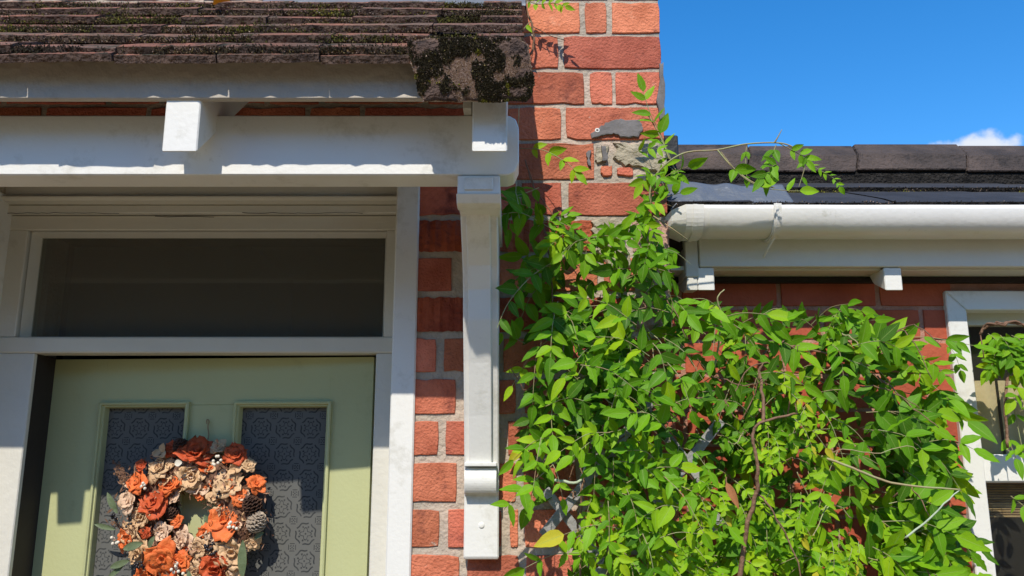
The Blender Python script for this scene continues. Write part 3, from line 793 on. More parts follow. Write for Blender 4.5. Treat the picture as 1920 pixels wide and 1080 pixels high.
# ------------------------------------------------------------------ OUTBUILDING ON THE RIGHT
ext = empty('side_extension', (1.2, .3, 0))
tag(ext, 'low red brick side extension with white gutter, dark tiled roof and white window', 'house')
DW = 1.80; WY = Y(DW); XE0 = XC+.001; XE1 = 3.4
zwt = Z(498, DW)+.12
wx0 = X(1772, 545, 1.785); wz1 = Z(545, 1.785); wx1 = wx0+1.1; wz0 = wz1-1.05
box('wall', XE0, wx0+.02, WY, WY+.2, 0, zwt, MORTAR2, ext, 0)
box('wall', wx0+.02, XE1, WY, WY+.2, 0, wz0+.02, MORTAR2, ext, 0)
box('wall', wx0+.02, XE1, WY, WY+.2, wz1-.02, zwt, MORTAR2, ext, 0)
box('wall', wx1, XE1, WY+.001, WY+.2, wz0+.02, wz1-.02, MORTAR2, ext, 0)
zref = Z(640, DW); pit = .0765
for k in range(-3, 10):
    zb_ = zref-k*pit+.0045; zt_ = zb_+pit-.009
    if zt_ > zwt: zt_ = zwt
    x = X(1728 if k % 2 == 0 else 1650, 610, DW)
    while x > XE0: x -= .226
    x += rnd.uniform(0, .0)
    while x < 2.1:
        a, b = max(x+.005, XE0), x+.221
        if b-a > .02:
            ov = zb_ < wz1 and zt_ > wz0
            if ov and a < wx0+.02: brick(a, min(b, wx0+.02), zb_, zt_, BRICK2, ext, WY, jit=.0004, dep=.003, chip=0)
            elif not ov: brick(a, b, zb_, zt_, BRICK2, ext, WY, jit=.0004, dep=.003, chip=0)
        x += .226
# soffit strip, fascia, rafter tails
DF2 = 1.70
zf0, zf1 = Z(500, DF2), Z(430, DF2)
fx0 = X(1311, 480, DF2)
box('fascia_board', fx0, XE1, Y(DF2), Y(DF2)+.018, zf0, zf1, WHITE2, ext, .002)
box('soffit_board', XE0+.02, XE1, Y(DF2)+.019, WY-.001, zf0-.004, zf0+.006, WHITE2, ext, .001)
box('wall_plate', XE0+.02, XE1, WY-.02, WY-.0015, zf0-.018, zf0-.005, SARK, ext, .001)
zt0 = Z(545, DF2+.004)
def tail(xc0, xc1):
    y0 = Y(DF2)+.004
    prism('rafter_tail', [(y0, zt0), (y0, zf0-.001), (WY-.001, zf0-.001), (WY-.001, zt0+.075), (y0+.055, zt0+.026)], xc0, xc1, WHITE, ext, .002)
tail(X(1309, 525, DF2), X(1340.5, 525, DF2)); tail(X(1660, 520, DF2), X(1693, 520, DF2)); tail(X(1660, 520, DF2)*2-X(1309, 525, DF2), X(1693, 520, DF2)*2-X(1340.5, 525, DF2))
box('bargeboard', X(1284, 500, DF2+.01), fx0-.001, Y(DF2)+.003, WY-.002, zt0+.030, zf1+.01, WHITE2, ext, .002)
prism('bargeboard_foot', [(Y(DF2)+.004, zt0+.001), (Y(DF2)+.004, zt0+.029), (WY-.003, zt0+.029), (WY-.003, zt0+.022), (Y(DF2)+.05, zt0+.004)], X(1284, 500, DF2+.01)+.002, X(1309, 525, DF2)-.001, WHITE2, ext, .001)
# gutter
DL_ = 1.610; RG = .054; GC = (Y(DL_)+RG, Z(384, DL_))
def gp(r, a):
    c, s_ = math.cos(a), math.sin(a)
    return GC[0]+r*math.copysign(abs(c)**.72, c), GC[1]+r*1.06*s_
def gut(name, x0, x1, r, rin, a0=180, a1=360, m=GUT, n=20, wob=0.0):
    V = []; Fc = []; pr = []
    for k in range(n+1):
        a = R(a0+(a1-a0)*k/n); pr.append(gp(r, a))
    for k in range(n, -1, -1):
        a = R(a0+(a1-a0)*k/n); pr.append(gp(rin, a))
    seg = max(1, int((x1-x0)/.02)) if wob else 1
    L = len(pr)
    for s in range(seg+1):
        x = x0+(x1-x0)*s/seg
        for (y, z) in pr: V.append((x, y+wob*noise.noise((x*9, y*30, 1)), z+wob*noise.noise((x*7, y*20, 5))))
    for s in range(seg):
        for k in range(L): Fc.append((s*L+k, s*L+(k+1) % L, (s+1)*L+(k+1) % L, (s+1)*L+k))
    Fc.append(tuple(range(L))[::-1]); Fc.append(tuple(seg*L+k for k in range(L)))
    return pyd(name, V, Fc, m, ext, smooth=False)
gx0 = X(1318, 410, DL_)
g_ = gut('gutter', gx0, XE1, RG, RG-.003, wob=.0005)
for p in g_.data.polygons: p.use_smooth = len(p.vertices) == 4
gut('gutter_collar', X(1286, 410, DL_), gx0+.003, RG+.0035, RG-.002)
gut('gutter_collar', X(1300, 410, DL_), X(1308, 410, DL_), RG+.0055, RG)
# faceted stop end, tapering towards the wall corner
V = []; Fc = []; xe = [X(1253, 420, DL_), X(1262, 415, DL_), X(1287, 410, DL_)]
for x, s, dz in ((xe[0], .42, -.018), (xe[1], .74, -.008), (xe[2], 1.04, 0)):
    for k in range(13):
        a = R(180+15*k); q_ = gp((RG+.003)*s, a); V.append((x, q_[0], q_[1]+dz))
for j in range(2):
    for k in range(12): Fc.append((j*13+k, j*13+k+1, (j+1)*13+k+1, (j+1)*13+k))
    Fc.append((j*13, (j+1)*13, (j+1)*13+12, j*13+12))
Fc.append(tuple(range(13))[::-1])
pyd('gutter_stop_end', V, Fc, GUT, ext)
V = []; Fc = []
# strap
sxa, sxb = X(1452, 410, DL_), X(1466, 410, DL_)
gut('gutter_strap', sxa, sxb, RG+.0045, RG+.0005, 178, 300)
gut('gutter_strap', sxa+.003, sxa+.006, RG+.0065, RG+.0045, 178, 300)
v, f = tube_data(spline([Vector((sxb-.006, GC[0]+RG*math.cos(R(250)), GC[1]-RG*1.1)), Vector((sxa+.002, Y(DF2)-.03, Z(468, DF2-.02))), P(1432, 482, DF2-.004)], 6), .003, .0022, 6)
pyd('gutter_strap', v, f, GUT, ext)
# roof
eaveY = Y(1.625); eaveZ = Z(384, 1.625)-.012; BP = math.atan(.447); roofL = .88
th2 = .022; courses = 3
rt = [bpy.data.meshes.new('roof_tile') for _ in range(4)]
def big_tile(seed, w, L, th):
    V, Fc, top = tile_mesh(seed+40, w, L, th, .5); return V, Fc, top
sinb, cosb = math.sin(BP), math.cos(BP)
DRG = None
gauge = .275
for s in range(4):
    v, f, top = big_tile(s, .296, .34, .020)
    rt[s].from_pydata(v, [], f); rt[s].update(); rt[s].materials.append(SLATE); rt[s].materials.append(SLATEE)
    for p in rt[s].polygons:
        if p.index >= top: p.material_index = 1
for k in range(2):
    y0 = eaveY+k*gauge*cosb; z0 = eaveZ+k*gauge*sinb+k*.004
    x = XE0+.15+(-.12 if k % 2 == 0 else .03)
    while x < XE1:
        xx = x; sc_ = 1
        if x-.148 < XC+.002: 
            sc_ = (x+.148-XC-.002)/.296; xx = XC+.002+.148*sc_
        if sc_ > .08:
            o = link('roof_tile', rt[rnd.randrange(4)], None, ext, (xx, y0+rnd.uniform(-.003, .003), z0+rnd.uniform(-.001, .001)), (BP-R(2), 0, rnd.uniform(-.006, .006)))
            o.scale = (sc_, 1, 1)
        x += .299
ry = Y(2.09); rz = CZ+.745
prism('roof_deck', [(Y(1.722), eaveZ+.012), (ry, rz-.035), (ry+.9, eaveZ-.1), (Y(1.722), eaveZ-.06)], XC+.002, XE1, SARK, ext, 0)
# angular ridge tiles
def ridge(x0, x1, seed):
    rr = random.Random(seed); dz = rr.uniform(-.003, .003); tl = .022
    pr = [(ry-.115, rz-.035), (ry-.09, rz+.018), (ry-.02, rz+.072), (ry+.05, rz+.072), (ry+.13, rz+.02), (ry+.17, rz-.04), (ry+.14, rz-.04), (ry+.1, rz+.01), (ry+.04, rz+.05), (ry-.01, rz+.05), (ry-.07, rz+.005), (ry-.095, rz-.036)]
    o = prism('ridge_tile', [(y, z+dz) for y, z in pr], x0, x1, RIDGE, ext, .003)
    for v in o.data.vertices:
        if abs(v.co.x-x0) < .02 or abs(v.co.x-x1) < .02: v.co.x += (v.co.z-rz)*.35
prism('ridge_bedding', [(ry-.11, rz-.075), (ry-.105, rz-.04), (ry-.09, rz-.02), (ry+.1, rz-.02), (ry+.1, rz-.075)], XC+.003, XE1, SLATEE, ext, 0)
x = XC+.01; k = 0
while x < XE1:
    ridge(x, x+.282, k); k += 1; x += .286
# moss along the second course
items = []
for k in (1,):
    y0 = eaveY+k*gauge*cosb; z0 = eaveZ+k*gauge*sinb+k*.004
    for _ in range(130 if k == 1 else 60):
        x = rnd.uniform(XC+.2, 2.2)
        if noise.noise((x*5, k, 1)) < 0: continue
        for _ in range(34):
            items.append((Vector((x+rnd.gauss(0, .012), y0-.004+rnd.uniform(-.012, .0), z0-.004+abs(rnd.gauss(0, .004)))), rnd.uniform(.0015, .0032), rnd.uniform(.2, .68), Vector((rnd.uniform(-.4, .4), -.5, .8)).normalized()))
for _ in range(6000):
    k = rnd.randrange(2); y0 = eaveY+k*gauge*cosb; z0 = eaveZ+k*gauge*sinb+k*.004
    items.append((Vector((rnd.uniform(XC+.02, 2.2), y0-.003+rnd.uniform(-.002, .003), z0+rnd.uniform(0, .019))), rnd.uniform(.001, .0028), rnd.choice([rnd.uniform(0, .15), rnd.uniform(0, .1), rnd.uniform(.78, .95)]), Vector((rnd.uniform(-.4, .4), -1, .4)).normalized()))
tuft_cloud('moss', items, ext, 'green moss between the dark tile courses')
# lead apron over the gutter end
V = []; Fc = []; nu, nv = 60, 14
for j in range(nv+1):
    for i in range(nu+1):
        u = i/nu; v = j/nv
        x = X(1256, 370, 1.62)+(X(1492, 370, 1.62)-X(1256, 370, 1.62))*u
        y = eaveY-.004+v*.075; z = Z(384, 1.62)+v*.070
        amp = .006*(1-u)**.8+.0012
        q_ = noise.noise((x*28, v*1.6, 3))*amp+amp*.35*noise.noise((x*50, v*1.5, 8))
        z += q_+(.010*(1-u)**2); y -= q_*.8
        if u < .08: z -= (.08-u)*.25
        V.append((x, y, z))
for j in range(nv):
    for i in range(nu): Fc.append((j*(nu+1)+i, j*(nu+1)+i+1, (j+1)*(nu+1)+i+1, (j+1)*(nu+1)+i))
la = pyd('lead_apron', V, Fc, LEAD, ext, smooth=True)
md = la.modifiers.new('thick', 'SOLIDIFY'); md.thickness = .002
# black verge piece beside the chimney corner
DV = 2.3
box('verge_cap', XC+.004, X(1272, 270, 1.9), Y(1.9), Y(1.9)+.05, Z(300, 1.9), Z(253, 1.9), BLACKP, ext, .003)
# window
win = empty('window', (wx0+.5, WY, CZ), ext)
fw = X(1812, 600, 1.785)-X(1775, 600, 1.785); dy = Y(1.785)
def mitre(name, poly): return board_xz(name, poly, dy, dy+.05, WHITE, win, .002)
mitre('frame_rail', [(wx0, wz1), (wx1, wz1), (wx1-fw, wz1-fw), (wx0+fw, wz1-fw)])
mitre('frame_stile', [(wx0, wz1-.0008), (wx0+fw-.0006, wz1-fw-.0006), (wx0+fw-.0006, wz0+fw), (wx0, wz0)])
mitre('frame_stile', [(wx1, wz1-.0008), (wx1, wz0), (wx1-fw+.0006, wz0+fw), (wx1-fw+.0006, wz1-fw-.0006)])
mitre('frame_rail', [(wx0+.001, wz0), (wx0+fw, wz0+fw+.001), (wx1-fw, wz0+fw+.001), (wx1-.001, wz0)])
dI = 1.83
box('sash_rail', wx0+fw-.002, wx1-fw+.002, Y(dI)-.0, Y(dI)+.03, wz1-fw-.028, wz1-fw+.004, CREAM, win)
box('sash_stile', wx0+fw-.002, wx0+fw+.012, Y(dI)+.001, Y(dI)+.031, wz0+fw, wz1-fw-.028, CREAM, win)
zb1, zb0 = Z(852, 1.80), Z(905, 1.80)
box('glazing_bar', wx0+fw+.001, wx1-fw-.001, Y(1.80), Y(1.84), zb0, zb1, WHITE, win, .004)
box('pane', wx0+fw, wx1-fw, Y(1.845), Y(1.848), zb1, wz1-fw-.02, GLASS2, win, 0)
box('pane', wx0+fw, wx1-fw, Y(1.845), Y(1.848), wz0+fw, zb0, GLASS2, win, 0)
box('room_back', wx0-.1, wx1+.1, Y(2.5), Y(2.52), wz0-.2, wz1+.2, HALL, win, 0)
box('room_side', wx0-.12, wx0-.1, WY+.2, Y(2.5), wz0-.2, wz1+.2, HALL, win, 0)
box('room_side', wx1+.1, wx1+.12, WY+.2, Y(2.5), wz0-.2, wz1+.2, HALL, win, 0)
box('room_ceiling', wx0-.12, wx1+.12, WY+.2, Y(2.5), wz1+.1, wz1+.12, HALL, win, 0)
# pale curtain, bamboo blind
cz1, cz0 = Z(730, 1.858), Z(845, 1.858)
cur = bpy.data.objects.new('curtain', None); C.objects.link(cur); cur.location = (wx0+.2, Y(1.87), cz0)
tag(cur, 'pale tan cloth panels hanging behind the upper window pane', 'curtain')
x = wx0+fw+.005
while x < wx1-fw-.02:
    V = []; Fc = []; wv = .085
    for j in range(2):
        for i in range(9):
            V.append((x+wv*i/8, Y(1.858)+.004*math.sin(i*1.4+x*9), (cz0-.02, cz1+.0+.02)[j]))
    for i in range(8): Fc.append((i, i+1, 9+i+1, 9+i))
    pyd('cloth_panel', V, Fc, CARD, cur, smooth=True); x += .088
bl = bpy.data.objects.new('bamboo_blind', None); C.objects.link(bl); bl.location = (wx0+.3, Y(1.88), Z(965, 1.88))
tag(bl, 'brown bamboo blind hanging behind the lower window pane', 'blind')
zz = Z(905, 1.875); me_s = None
while zz > Z(968, 1.875):
    v, f = tube_data([(wx0+fw+.004+.0, 0, 0), (wx1-fw-.02, 0, 0)], .0021, .0021, 6)
    if me_s is None:
        o = pyd('slat', v, f, BAMB, bl, loc=(0, Y(1.858), zz)); me_s = o.data
    else: o = link('slat', me_s, None, bl, (0, Y(1.858)+rnd.uniform(-.001, .001), zz))
    zz -= .0056

# ------------------------------------------------------------------ TRELLIS
tre = empty('garden_trellis', (.3, -.02, CZ-.2))
tag(tre, 'grey diamond trellis fixed to the brick wall behind the climbing plant', 'trellis')
def slat(a, b, d, wd=.019, th=.009):
    p, q = P(*a, d), P(*b, d); L = (q-p).length; ang = math.atan2(q.z-p.z, q.x-p.x); c = (p+q)/2
    o = box('slat', -L/2, L/2, -th/2, th/2, -wd/2, wd/2, GREYW, None, .0012)
    o.location = c; o.rotation_euler = (0, -ang, 0); o.parent = tre; o.matrix_parent_inverse = WI(tre)
for a, b in [((1018, 1004), (1225, 748)), ((1090, 1118), (1352, 788)), ((1230, 1118), (1350, 965))]: slat(a, b, 1.600)
for a, b in [((1022, 918), (1180, 1118)), ((1072, 782), (1340, 1120)), ((1190, 742), (1330, 920))]: slat(a, b, 1.6115)

# ------------------------------------------------------------------ WREATH ON THE DOOR
def wmat(name, c, c2, r=.65): return mat(name, c, r, .1, 30, .5, 120, .0012, col2=c2, trans=.12)
W_OR = wmat('burnt_orange_shaving', (.84, .21, .05), (.72, .14, .03)); W_RU = wmat('rust_red_shaving', (.66, .12, .03), (.50, .07, .02))
W_TA = wmat('tan_wood_shaving', (.74, .50, .28), (.64, .40, .21)); W_PE = wmat('pale_peach_shaving', (.78, .55, .37), (.70, .46, .30))
W_CO = mat('pine_cone_brown', (.10, .05, .03), .7, .2, 60, .4, col2=(.06, .03, .02)); W_CT = mat('pine_cone_tip', (.45, .36, .27), .8, .1, 60, .3)
W_WB = mat('white_berry', (.75, .68, .55), .35, .05, 40, .1); W_BB = mat('black_berry', (.02, .017, .02), .25, .1, 40, .1)
W_LF = mat('sage_eucalyptus_leaf', (.16, .20, .10), .55, .15, 40, .3, col2=(.11, .15, .07), trans=.15)
W_TW = mat('dried_brown_filler', (.17, .085, .045), .8, .25, 60, .4, col2=(.09, .04, .025), objvar=.2)
W_TW2 = mat('dried_pink_filler', (.42, .23, .14), .8, .2, 60, .4, col2=(.28, .14, .08))
bpy.context.view_layer.update()
def WP(px, py, off=0.0):
    x, z = DL(px, py); return DM @ Vector((x, -off, z))
wn = (DM.to_3x3() @ Vector((0, -1, 0))).normalized()
wc = WP(372, 965, .03)
wre = empty('autumn_wreath', tuple(wc)); tag(wre, 'round autumn wreath of orange and tan wooden flowers hanging on the green door', 'wreath')
SC = (WP(472, 965)-WP(372, 965)).length/100      # metres per picture pixel on the door
def basis(nrm):
    a = nrm.cross(Vector((0, 0, 1))).normalized(); b = nrm.cross(a).normalized(); return a, b
def flower(px, py, r, m, off, seed, kind='open'):
    rr = random.Random(seed); R_ = r*SC*1.18; cen = WP(px, py, off)
    dx, dz = px-372, py-965; q = math.hypot(dx, dz)/110
    nrm = (wn+Vector((dx, 0, -dz)).normalized()*.45*(q if q < 1.4 else 1.4)+Vector((rr.uniform(-.25, .25), 0, rr.uniform(-.1, .35)))).normalized()
    a, b = basis(nrm); V = []; Fc = []
    layers = {'loose': [(3, 1.0, .85)], 'open': [(6, 1.0, 1.22), (5, .72, .95), (3, .34, .55)], 'rose': [(7, 1, 1.12), (5, .82, .85), (4, .55, .5)]}[kind]
    for li, (n, rad, fl) in enumerate(layers):
        ph = rr.random()*6
        for k in range(n):
            an = ph+2*math.pi*k/n+rr.uniform(-.2, .2); rl = R_*rad*rr.uniform(.82, 1.12)
            wd = rl*rr.uniform(.40, .60); base = len(V); nu, nv = 4, 5
            dr = a*math.cos(an)+b*math.sin(an); tg = nrm.cross(dr)
            tiltA = fl*1.25+rr.uniform(-.15, .15)   # 0 upright, 1.2 flat
            curl = rr.uniform(-.35, .35)
            for j in range(nv+1):
                t = j/nv; rad_t = rl*t
                th_ = tiltA+curl*t*t
                hgt = rl*t*math.cos(th_)*.85; out = rl*t*math.sin(min(th_, 1.5))
                wt = wd*math.sin(math.pi*min(1, .16+t*.80))**.6*(1 if t < .9 else .8)
                for i in range(nu+1):
                    s = 2*i/nu-1
                    cup = (1-s*s)*-.22*wt
                    edge = rr.uniform(-.20, .08)*rl if j >= nv-1 else 0
                    V.append(cen+dr*(out+edge+cup*math.cos(th_)*-1)+nrm*(hgt+abs(s)*.14*wt)+tg*s*wt)
            for j in range(nv):
                for i in range(nu): q0 = base+j*(nu+1)+i; Fc.append((q0, q0+1, q0+nu+2, q0+nu+1))
    o = pyd('wooden_flower', V, Fc, m, wre, smooth=True); md = o.modifiers.new('t', 'SOLIDIFY'); md.thickness = .0009
FL = [(315, 877, 25, W_TA, 'open'), (383, 849, 29, W_RU, 'rose'), (278, 905, 23, W_OR, 'open'), (378, 894, 26, W_TA, 'rose'), (338, 907, 21, W_OR, 'open'), (311, 938, 29, W_RU, 'open'),
 (442, 908, 27, W_TA, 'open'), (436, 972, 34, W_OR, 'open'), (262, 938, 21, W_PE, 'open'), (286, 966, 22, W_TA, 'rose'), (266, 998, 23, W_TA, 'open'), (296, 994, 12, W_RU, 'open'),
 (356, 1010, 23, W_PE, 'open'), (391, 1026, 22, W_TA, 'open'), (326, 1042, 32, W_OR, 'open'), (280, 1034, 25, W_TA, 'rose'), (449, 1032, 27, W_TA, 'rose'), (422, 1060, 27, W_RU, 'rose'),
 (383, 1066, 24, W_TA, 'open'), (492, 905, 19, W_OR, 'open'), (456, 853, 21, W_RU, 'open'), (334, 843, 14, W_RU, 'open'), (476, 872, 15, W_TA, 'open'), (294, 1080, 24, W_OR, 'open'),
 (402, 876, 14, W_OR, 'open'), (392, 924, 14, W_OR, 'open'), (346, 972, 13, W_OR, 'open'), (396, 996, 14, W_OR, 'open'), (465, 930, 16, W_OR, 'open'), (324, 992, 17, W_PE, 'open'),
 (350, 1098, 26, W_TA, 'rose'), (405, 1102, 25, W_OR, 'open'), (452, 1080, 20, W_TA, 'open'), (420, 838, 14, W_TA, 'open'), (360, 1046, 18, W_OR, 'open'), (252, 1018, 13, W_OR, 'open'), (486, 1015, 14, W_TA, 'open'), (488, 966, 12, W_PE, 'open'),
 (344, 930, 12, W_PE, 'open'), (418, 930, 14, W_TA, 'open'), (414, 1000, 14, W_PE, 'open'), (284, 872, 11, W_RU, 'open')]
for i, (px, py, r, m, kd) in enumerate(FL):
    q = math.hypot(px-372, py-965)/100; off = .058-.030*abs(q-.85)**1.3
    flower(px, py, r, m, max(.02, off)-.016+(i % 3)*.004, i+1, kd)
for i in range(46):      # loose single petals tucked between the flowers
    an = rnd.random()*6.283; q = rnd.uniform(48, 128); flower(372+q*math.cos(an), 965+q*math.sin(an), rnd.uniform(9, 15), rnd.choice([W_TA, W_OR, W_PE, W_TA, W_PE]), rnd.uniform(.025, .045), 100+i, 'loose')
def cone(px, py, r, off, seed, tip):
    rr = random.Random(seed); c = WP(px, py, off); V = []; Fc = []; ax = Vector((rr.uniform(-.5, .5), -.5, rr.uniform(.2, .8))).normalized(); a, b = basis(ax)
    for i in range(75):
        t = (i+.5)/75; an = i*2.399; rad = r*SC*math.sin(math.pi*(.12+t*.85))**.7; hh = (t-.5)*2.3*r*SC
        dr = a*math.cos(an)+b*math.sin(an); tg = ax.cross(dr); p0 = c+ax*hh; base = len(V); w_ = .26*r*SC
        V += [p0+dr*rad*.3-tg*w_*.6, p0+dr*rad*.3+tg*w_*.6, p0+dr*rad+ax*w_*.4+tg*w_, p0+dr*rad*1.08+ax*w_*.7, p0+dr*rad+ax*w_*.4-tg*w_]
        Fc.append((base, base+1, base+2, base+3, base+4))
    o = pyd('pine_cone', V, Fc, tip, wre); md = o.modifiers.new('t', 'SOLIDIFY'); md.thickness = .0015
cone(489, 947, 17, .045, 1, W_CO); cone(496, 976, 17, .045, 2, W_CT); cone(355, 838, 14, .035, 3, W_CO); cone(336, 960, 13, .03, 4, W_CO)
def ball(V, Fc, c, r, n=8, m_=5):
    b = len(V)
    for j in range(1, m_):
        for i in range(n):
            a = 2*math.pi*i/n; t = math.pi*j/m_; V.append(c+Vector((math.sin(t)*math.cos(a), math.sin(t)*math.sin(a), math.cos(t)))*r)
    V.append(c+Vector((0, 0, r))); V.append(c-Vector((0, 0, r))); t0 = len(V)-2
    for j in range(m_-2):
        for i in range(n): Fc.append((b+j*n+i, b+(j+1)*n+i, b+(j+1)*n+(i+1) % n, b+j*n+(i+1) % n))
    for i in range(n): Fc.append((t0, b+i, b+(i+1) % n)); Fc.append((t0+1, b+(m_-2)*n+(i+1) % n, b+(m_-2)*n+i))
bme = None
for px, py, n, m, rr_, sp in [(428, 863, 7, W_WB, 3.0, 9), (294, 910, 5, W_WB, 3.0, 8), (458, 980, 6, W_WB, 3.0, 9), (358, 1058, 8, W_WB, 3.1, 10), (243, 1010, 5, W_WB, 3.0, 8), (244, 966, 7, W_BB, 2.8, 7), (417, 1024, 16, W_BB, 2.9, 11), (289, 1052, 10, W_BB, 2.8, 11), (270, 978, 4, W_BB, 2.4, 7), (428, 925, 5, W_BB, 2.4, 7)]:
    for _ in range(n):
        V = []; Fc = []
        ball(V, Fc, Vector((0, 0, 0)), rr_*SC)
        pyd('berry', V, Fc, m, wre, smooth=True, loc=WP(px+rnd.uniform(-sp, sp), py+rnd.uniform(-sp, sp), .062+rnd.uniform(-.006, .004)))
def longleaf(px, py, L, wd, ang, off, m=W_LF):
    c = WP(px, py, off); d = Vector((math.cos(ang), 0, math.sin(ang))); s = Vector((-math.sin(ang), 0, math.cos(ang))); V = []; Fc = []
    for j in range(9):
        t = j/8; w_ = wd*SC*math.sin(math.pi*min(.98, .05+t*.93))**.8/2
        for i in (-1, 0, 1): V.append(c+d*(t-.5)*L*SC+s*i*w_+wn*(.003*math.sin(t*3)-abs(i)*-.0018))
    for j in range(8):
        for i in range(2): q = j*3+i; Fc.append((q, q+1, q+4, q+3))
    pyd('leaf', V, Fc, m, wre, smooth=True)
for a in [(233, 940, 42, 12, 2.1, .045), (217, 984, 40, 9, 2.9, .04), (283, 1016, 36, 14, .3, .07), (250, 1051, 36, 12, .35, .05), (240, 1066, 36, 9, .7, .045), (475, 1041, 62, 16, 1.62, .055), (398, 974, 24, 11, 2.2, .02), (312, 1010, 22, 9, 1.2, .06), (382, 1075, 26, 10, 1.9, .06), (500, 1000, 20, 8, .6, .04)]: longleaf(*a)
# white shard
longleaf(364, 867, 14, 12, .2, .07, W_WB)
V = []; Fc = []; V2 = []; F2 = []
for i in range(2600):
    an = rnd.random()*6.283; q = rnd.gauss(88, 26)
    if q < 34 or q > 142: continue
    px, py = 372+q*math.cos(an)*1.02, 965+q*math.sin(an); 
    c = WP(px, py, rnd.uniform(.004, .050)); L = rnd.uniform(.006, .018)
    d = Vector((rnd.uniform(-1, 1), rnd.uniform(-.8, .2), rnd.uniform(-1, 1))).normalized(); s = d.cross(wn)
    if s.length < .2: continue
    s = s.normalized()*rnd.uniform(.0008, .0028)
    A, B = (V, Fc) if rnd.random() < .65 else (V2, F2)
    b = len(A); A += [c-s*.4, c+d*L*.5+s+wn*.001, c+d*L, c+d*L*.5-s]; B.append((b, b+1, b+2, b+3))
for (x0_, y0_, x1_, y1_) in [(250, 905, 232, 862), (255, 900, 240, 872), (262, 895, 236, 885), (250, 990, 228, 972), (470, 985, 512, 975), (455, 975, 505, 962)]:
    for t in range(26):
        q = t/26; px = x0_+(x1_-x0_)*q+rnd.gauss(0, 3); py = y0_+(y1_-y0_)*q+rnd.gauss(0, 3)
        c = WP(px, py, .04); s = Vector((rnd.uniform(-1, 1), rnd.uniform(-.6, .6), rnd.uniform(-1, 1))).normalized()*.0025; d = s.cross(wn).normalized()*.0035
        b = len(V); V += [c-s, c+d, c+s, c-d]; Fc.append((b, b+1, b+2, b+3))
    v, f = tube_data([WP(x0_, y0_, .03), WP((x0_+x1_)/2, (y0_+y1_)/2, .038), WP(x1_, y1_, .042)], .0009, .0005, 4); b = len(V); V += v; Fc += [tuple(b+i for i in q) for q in f]
o = pyd('dried_filler', V, Fc, W_TW, wre); o['kind'] = 'stuff'
o = pyd('dried_filler', V2, F2, W_TW2, wre); o['kind'] = 'stuff'
# straw ring under the flowers
V = []; Fc = []; nr, ns = 40, 8
for i in range(nr):
    a = 2*math.pi*i/nr
    for j in range(ns):
        b = 2*math.pi*j/ns; q = 84+30*math.cos(b); V.append(WP(372+q*math.cos(a), 965+q*math.sin(a), .026+.016*math.sin(b)))
for i in range(nr):
    for j in range(ns): Fc.append((i*ns+j, i*ns+(j+1) % ns, ((i+1) % nr)*ns+(j+1) % ns, ((i+1) % nr)*ns+j))
pyd('straw_ring', V, Fc, W_TW, wre, smooth=True)
v, f = tube_data(spline([WP(392, 845, .03), WP(394, 820, .008), WP(392, 800, .006), WP(394, 790, .005), WP(391, 787, .008), WP(390, 795, .006)], 4), .0016, .0014, 6)
pyd('hanging_twine', v, f, ROPE, wre)

# ------------------------------------------------------------------ CLIMBING PLANT
vine = empty('climbing_vine', (.35, -.05, 0)); tag(vine, 'dense green wisteria climbing the brick wall between the white bracket and the window', 'climbing plant')
# leaflet meshes: y = along, x = across, z = normal
def leaf_mesh(seed, ragged):
    rr = random.Random(seed); nv = 9; wr = rr.uniform(.40, .60); fold = rr.uniform(.10, .35); bend = rr.uniform(-.35, .12); tw = rr.uniform(-.3, .3)
    V = []; Fc = []; UV = []
    for j in range(nv+1):
        t = j/nv
        w_ = wr*.5*(math.sin(math.pi*min(1, t**.80*.97+.03))**.85)*(1-.25*t) if t < 1 else .004
        if j == 0: w_ = .02
        for i, s in enumerate((-1, -.5, 0, .5, 1)):
            ww = w_
            if ragged and abs(s) == 1 and 0 < j < nv: ww *= rr.choice([1.05, 1, .7, .95, .45 if rr.random() < .4 else .9])
            elif abs(s) == 1: ww *= 1+rr.uniform(-.05, .05)
            wave = .012*math.sin(j*2.3+seed)*abs(s)
            a = tw*t; x = s*ww; z = abs(s)*ww*fold+bend*t*t*.5+wave
            V.append((x*math.cos(a)-z*math.sin(a)*.3, t, z+x*math.sin(a))); UV.append((.5+s*.5, t))
    for j in range(nv):
        for i in range(4): q = j*5+i; Fc.append((q, q+1, q+6, q+5))
    return V, Fc, UV
LM = [leaf_mesh(s, s >= 9) for s in range(16)]
LME = []
for v, f, uv in LM:
    me = bpy.data.meshes.new('leaf'); me.from_pydata(v, [], f); me.update(); ul = me.uv_layers.new(name='UVMap')
    for lp in me.loops: ul.data[lp.index].uv = uv[lp.vertex_index]
    for p in me.polygons: p.use_smooth = True
    me.materials.append(LEAF); LME.append(me)
leaves = []   # (matrix, mesh index, tone, apparent size)
stemV, stemF = [], []
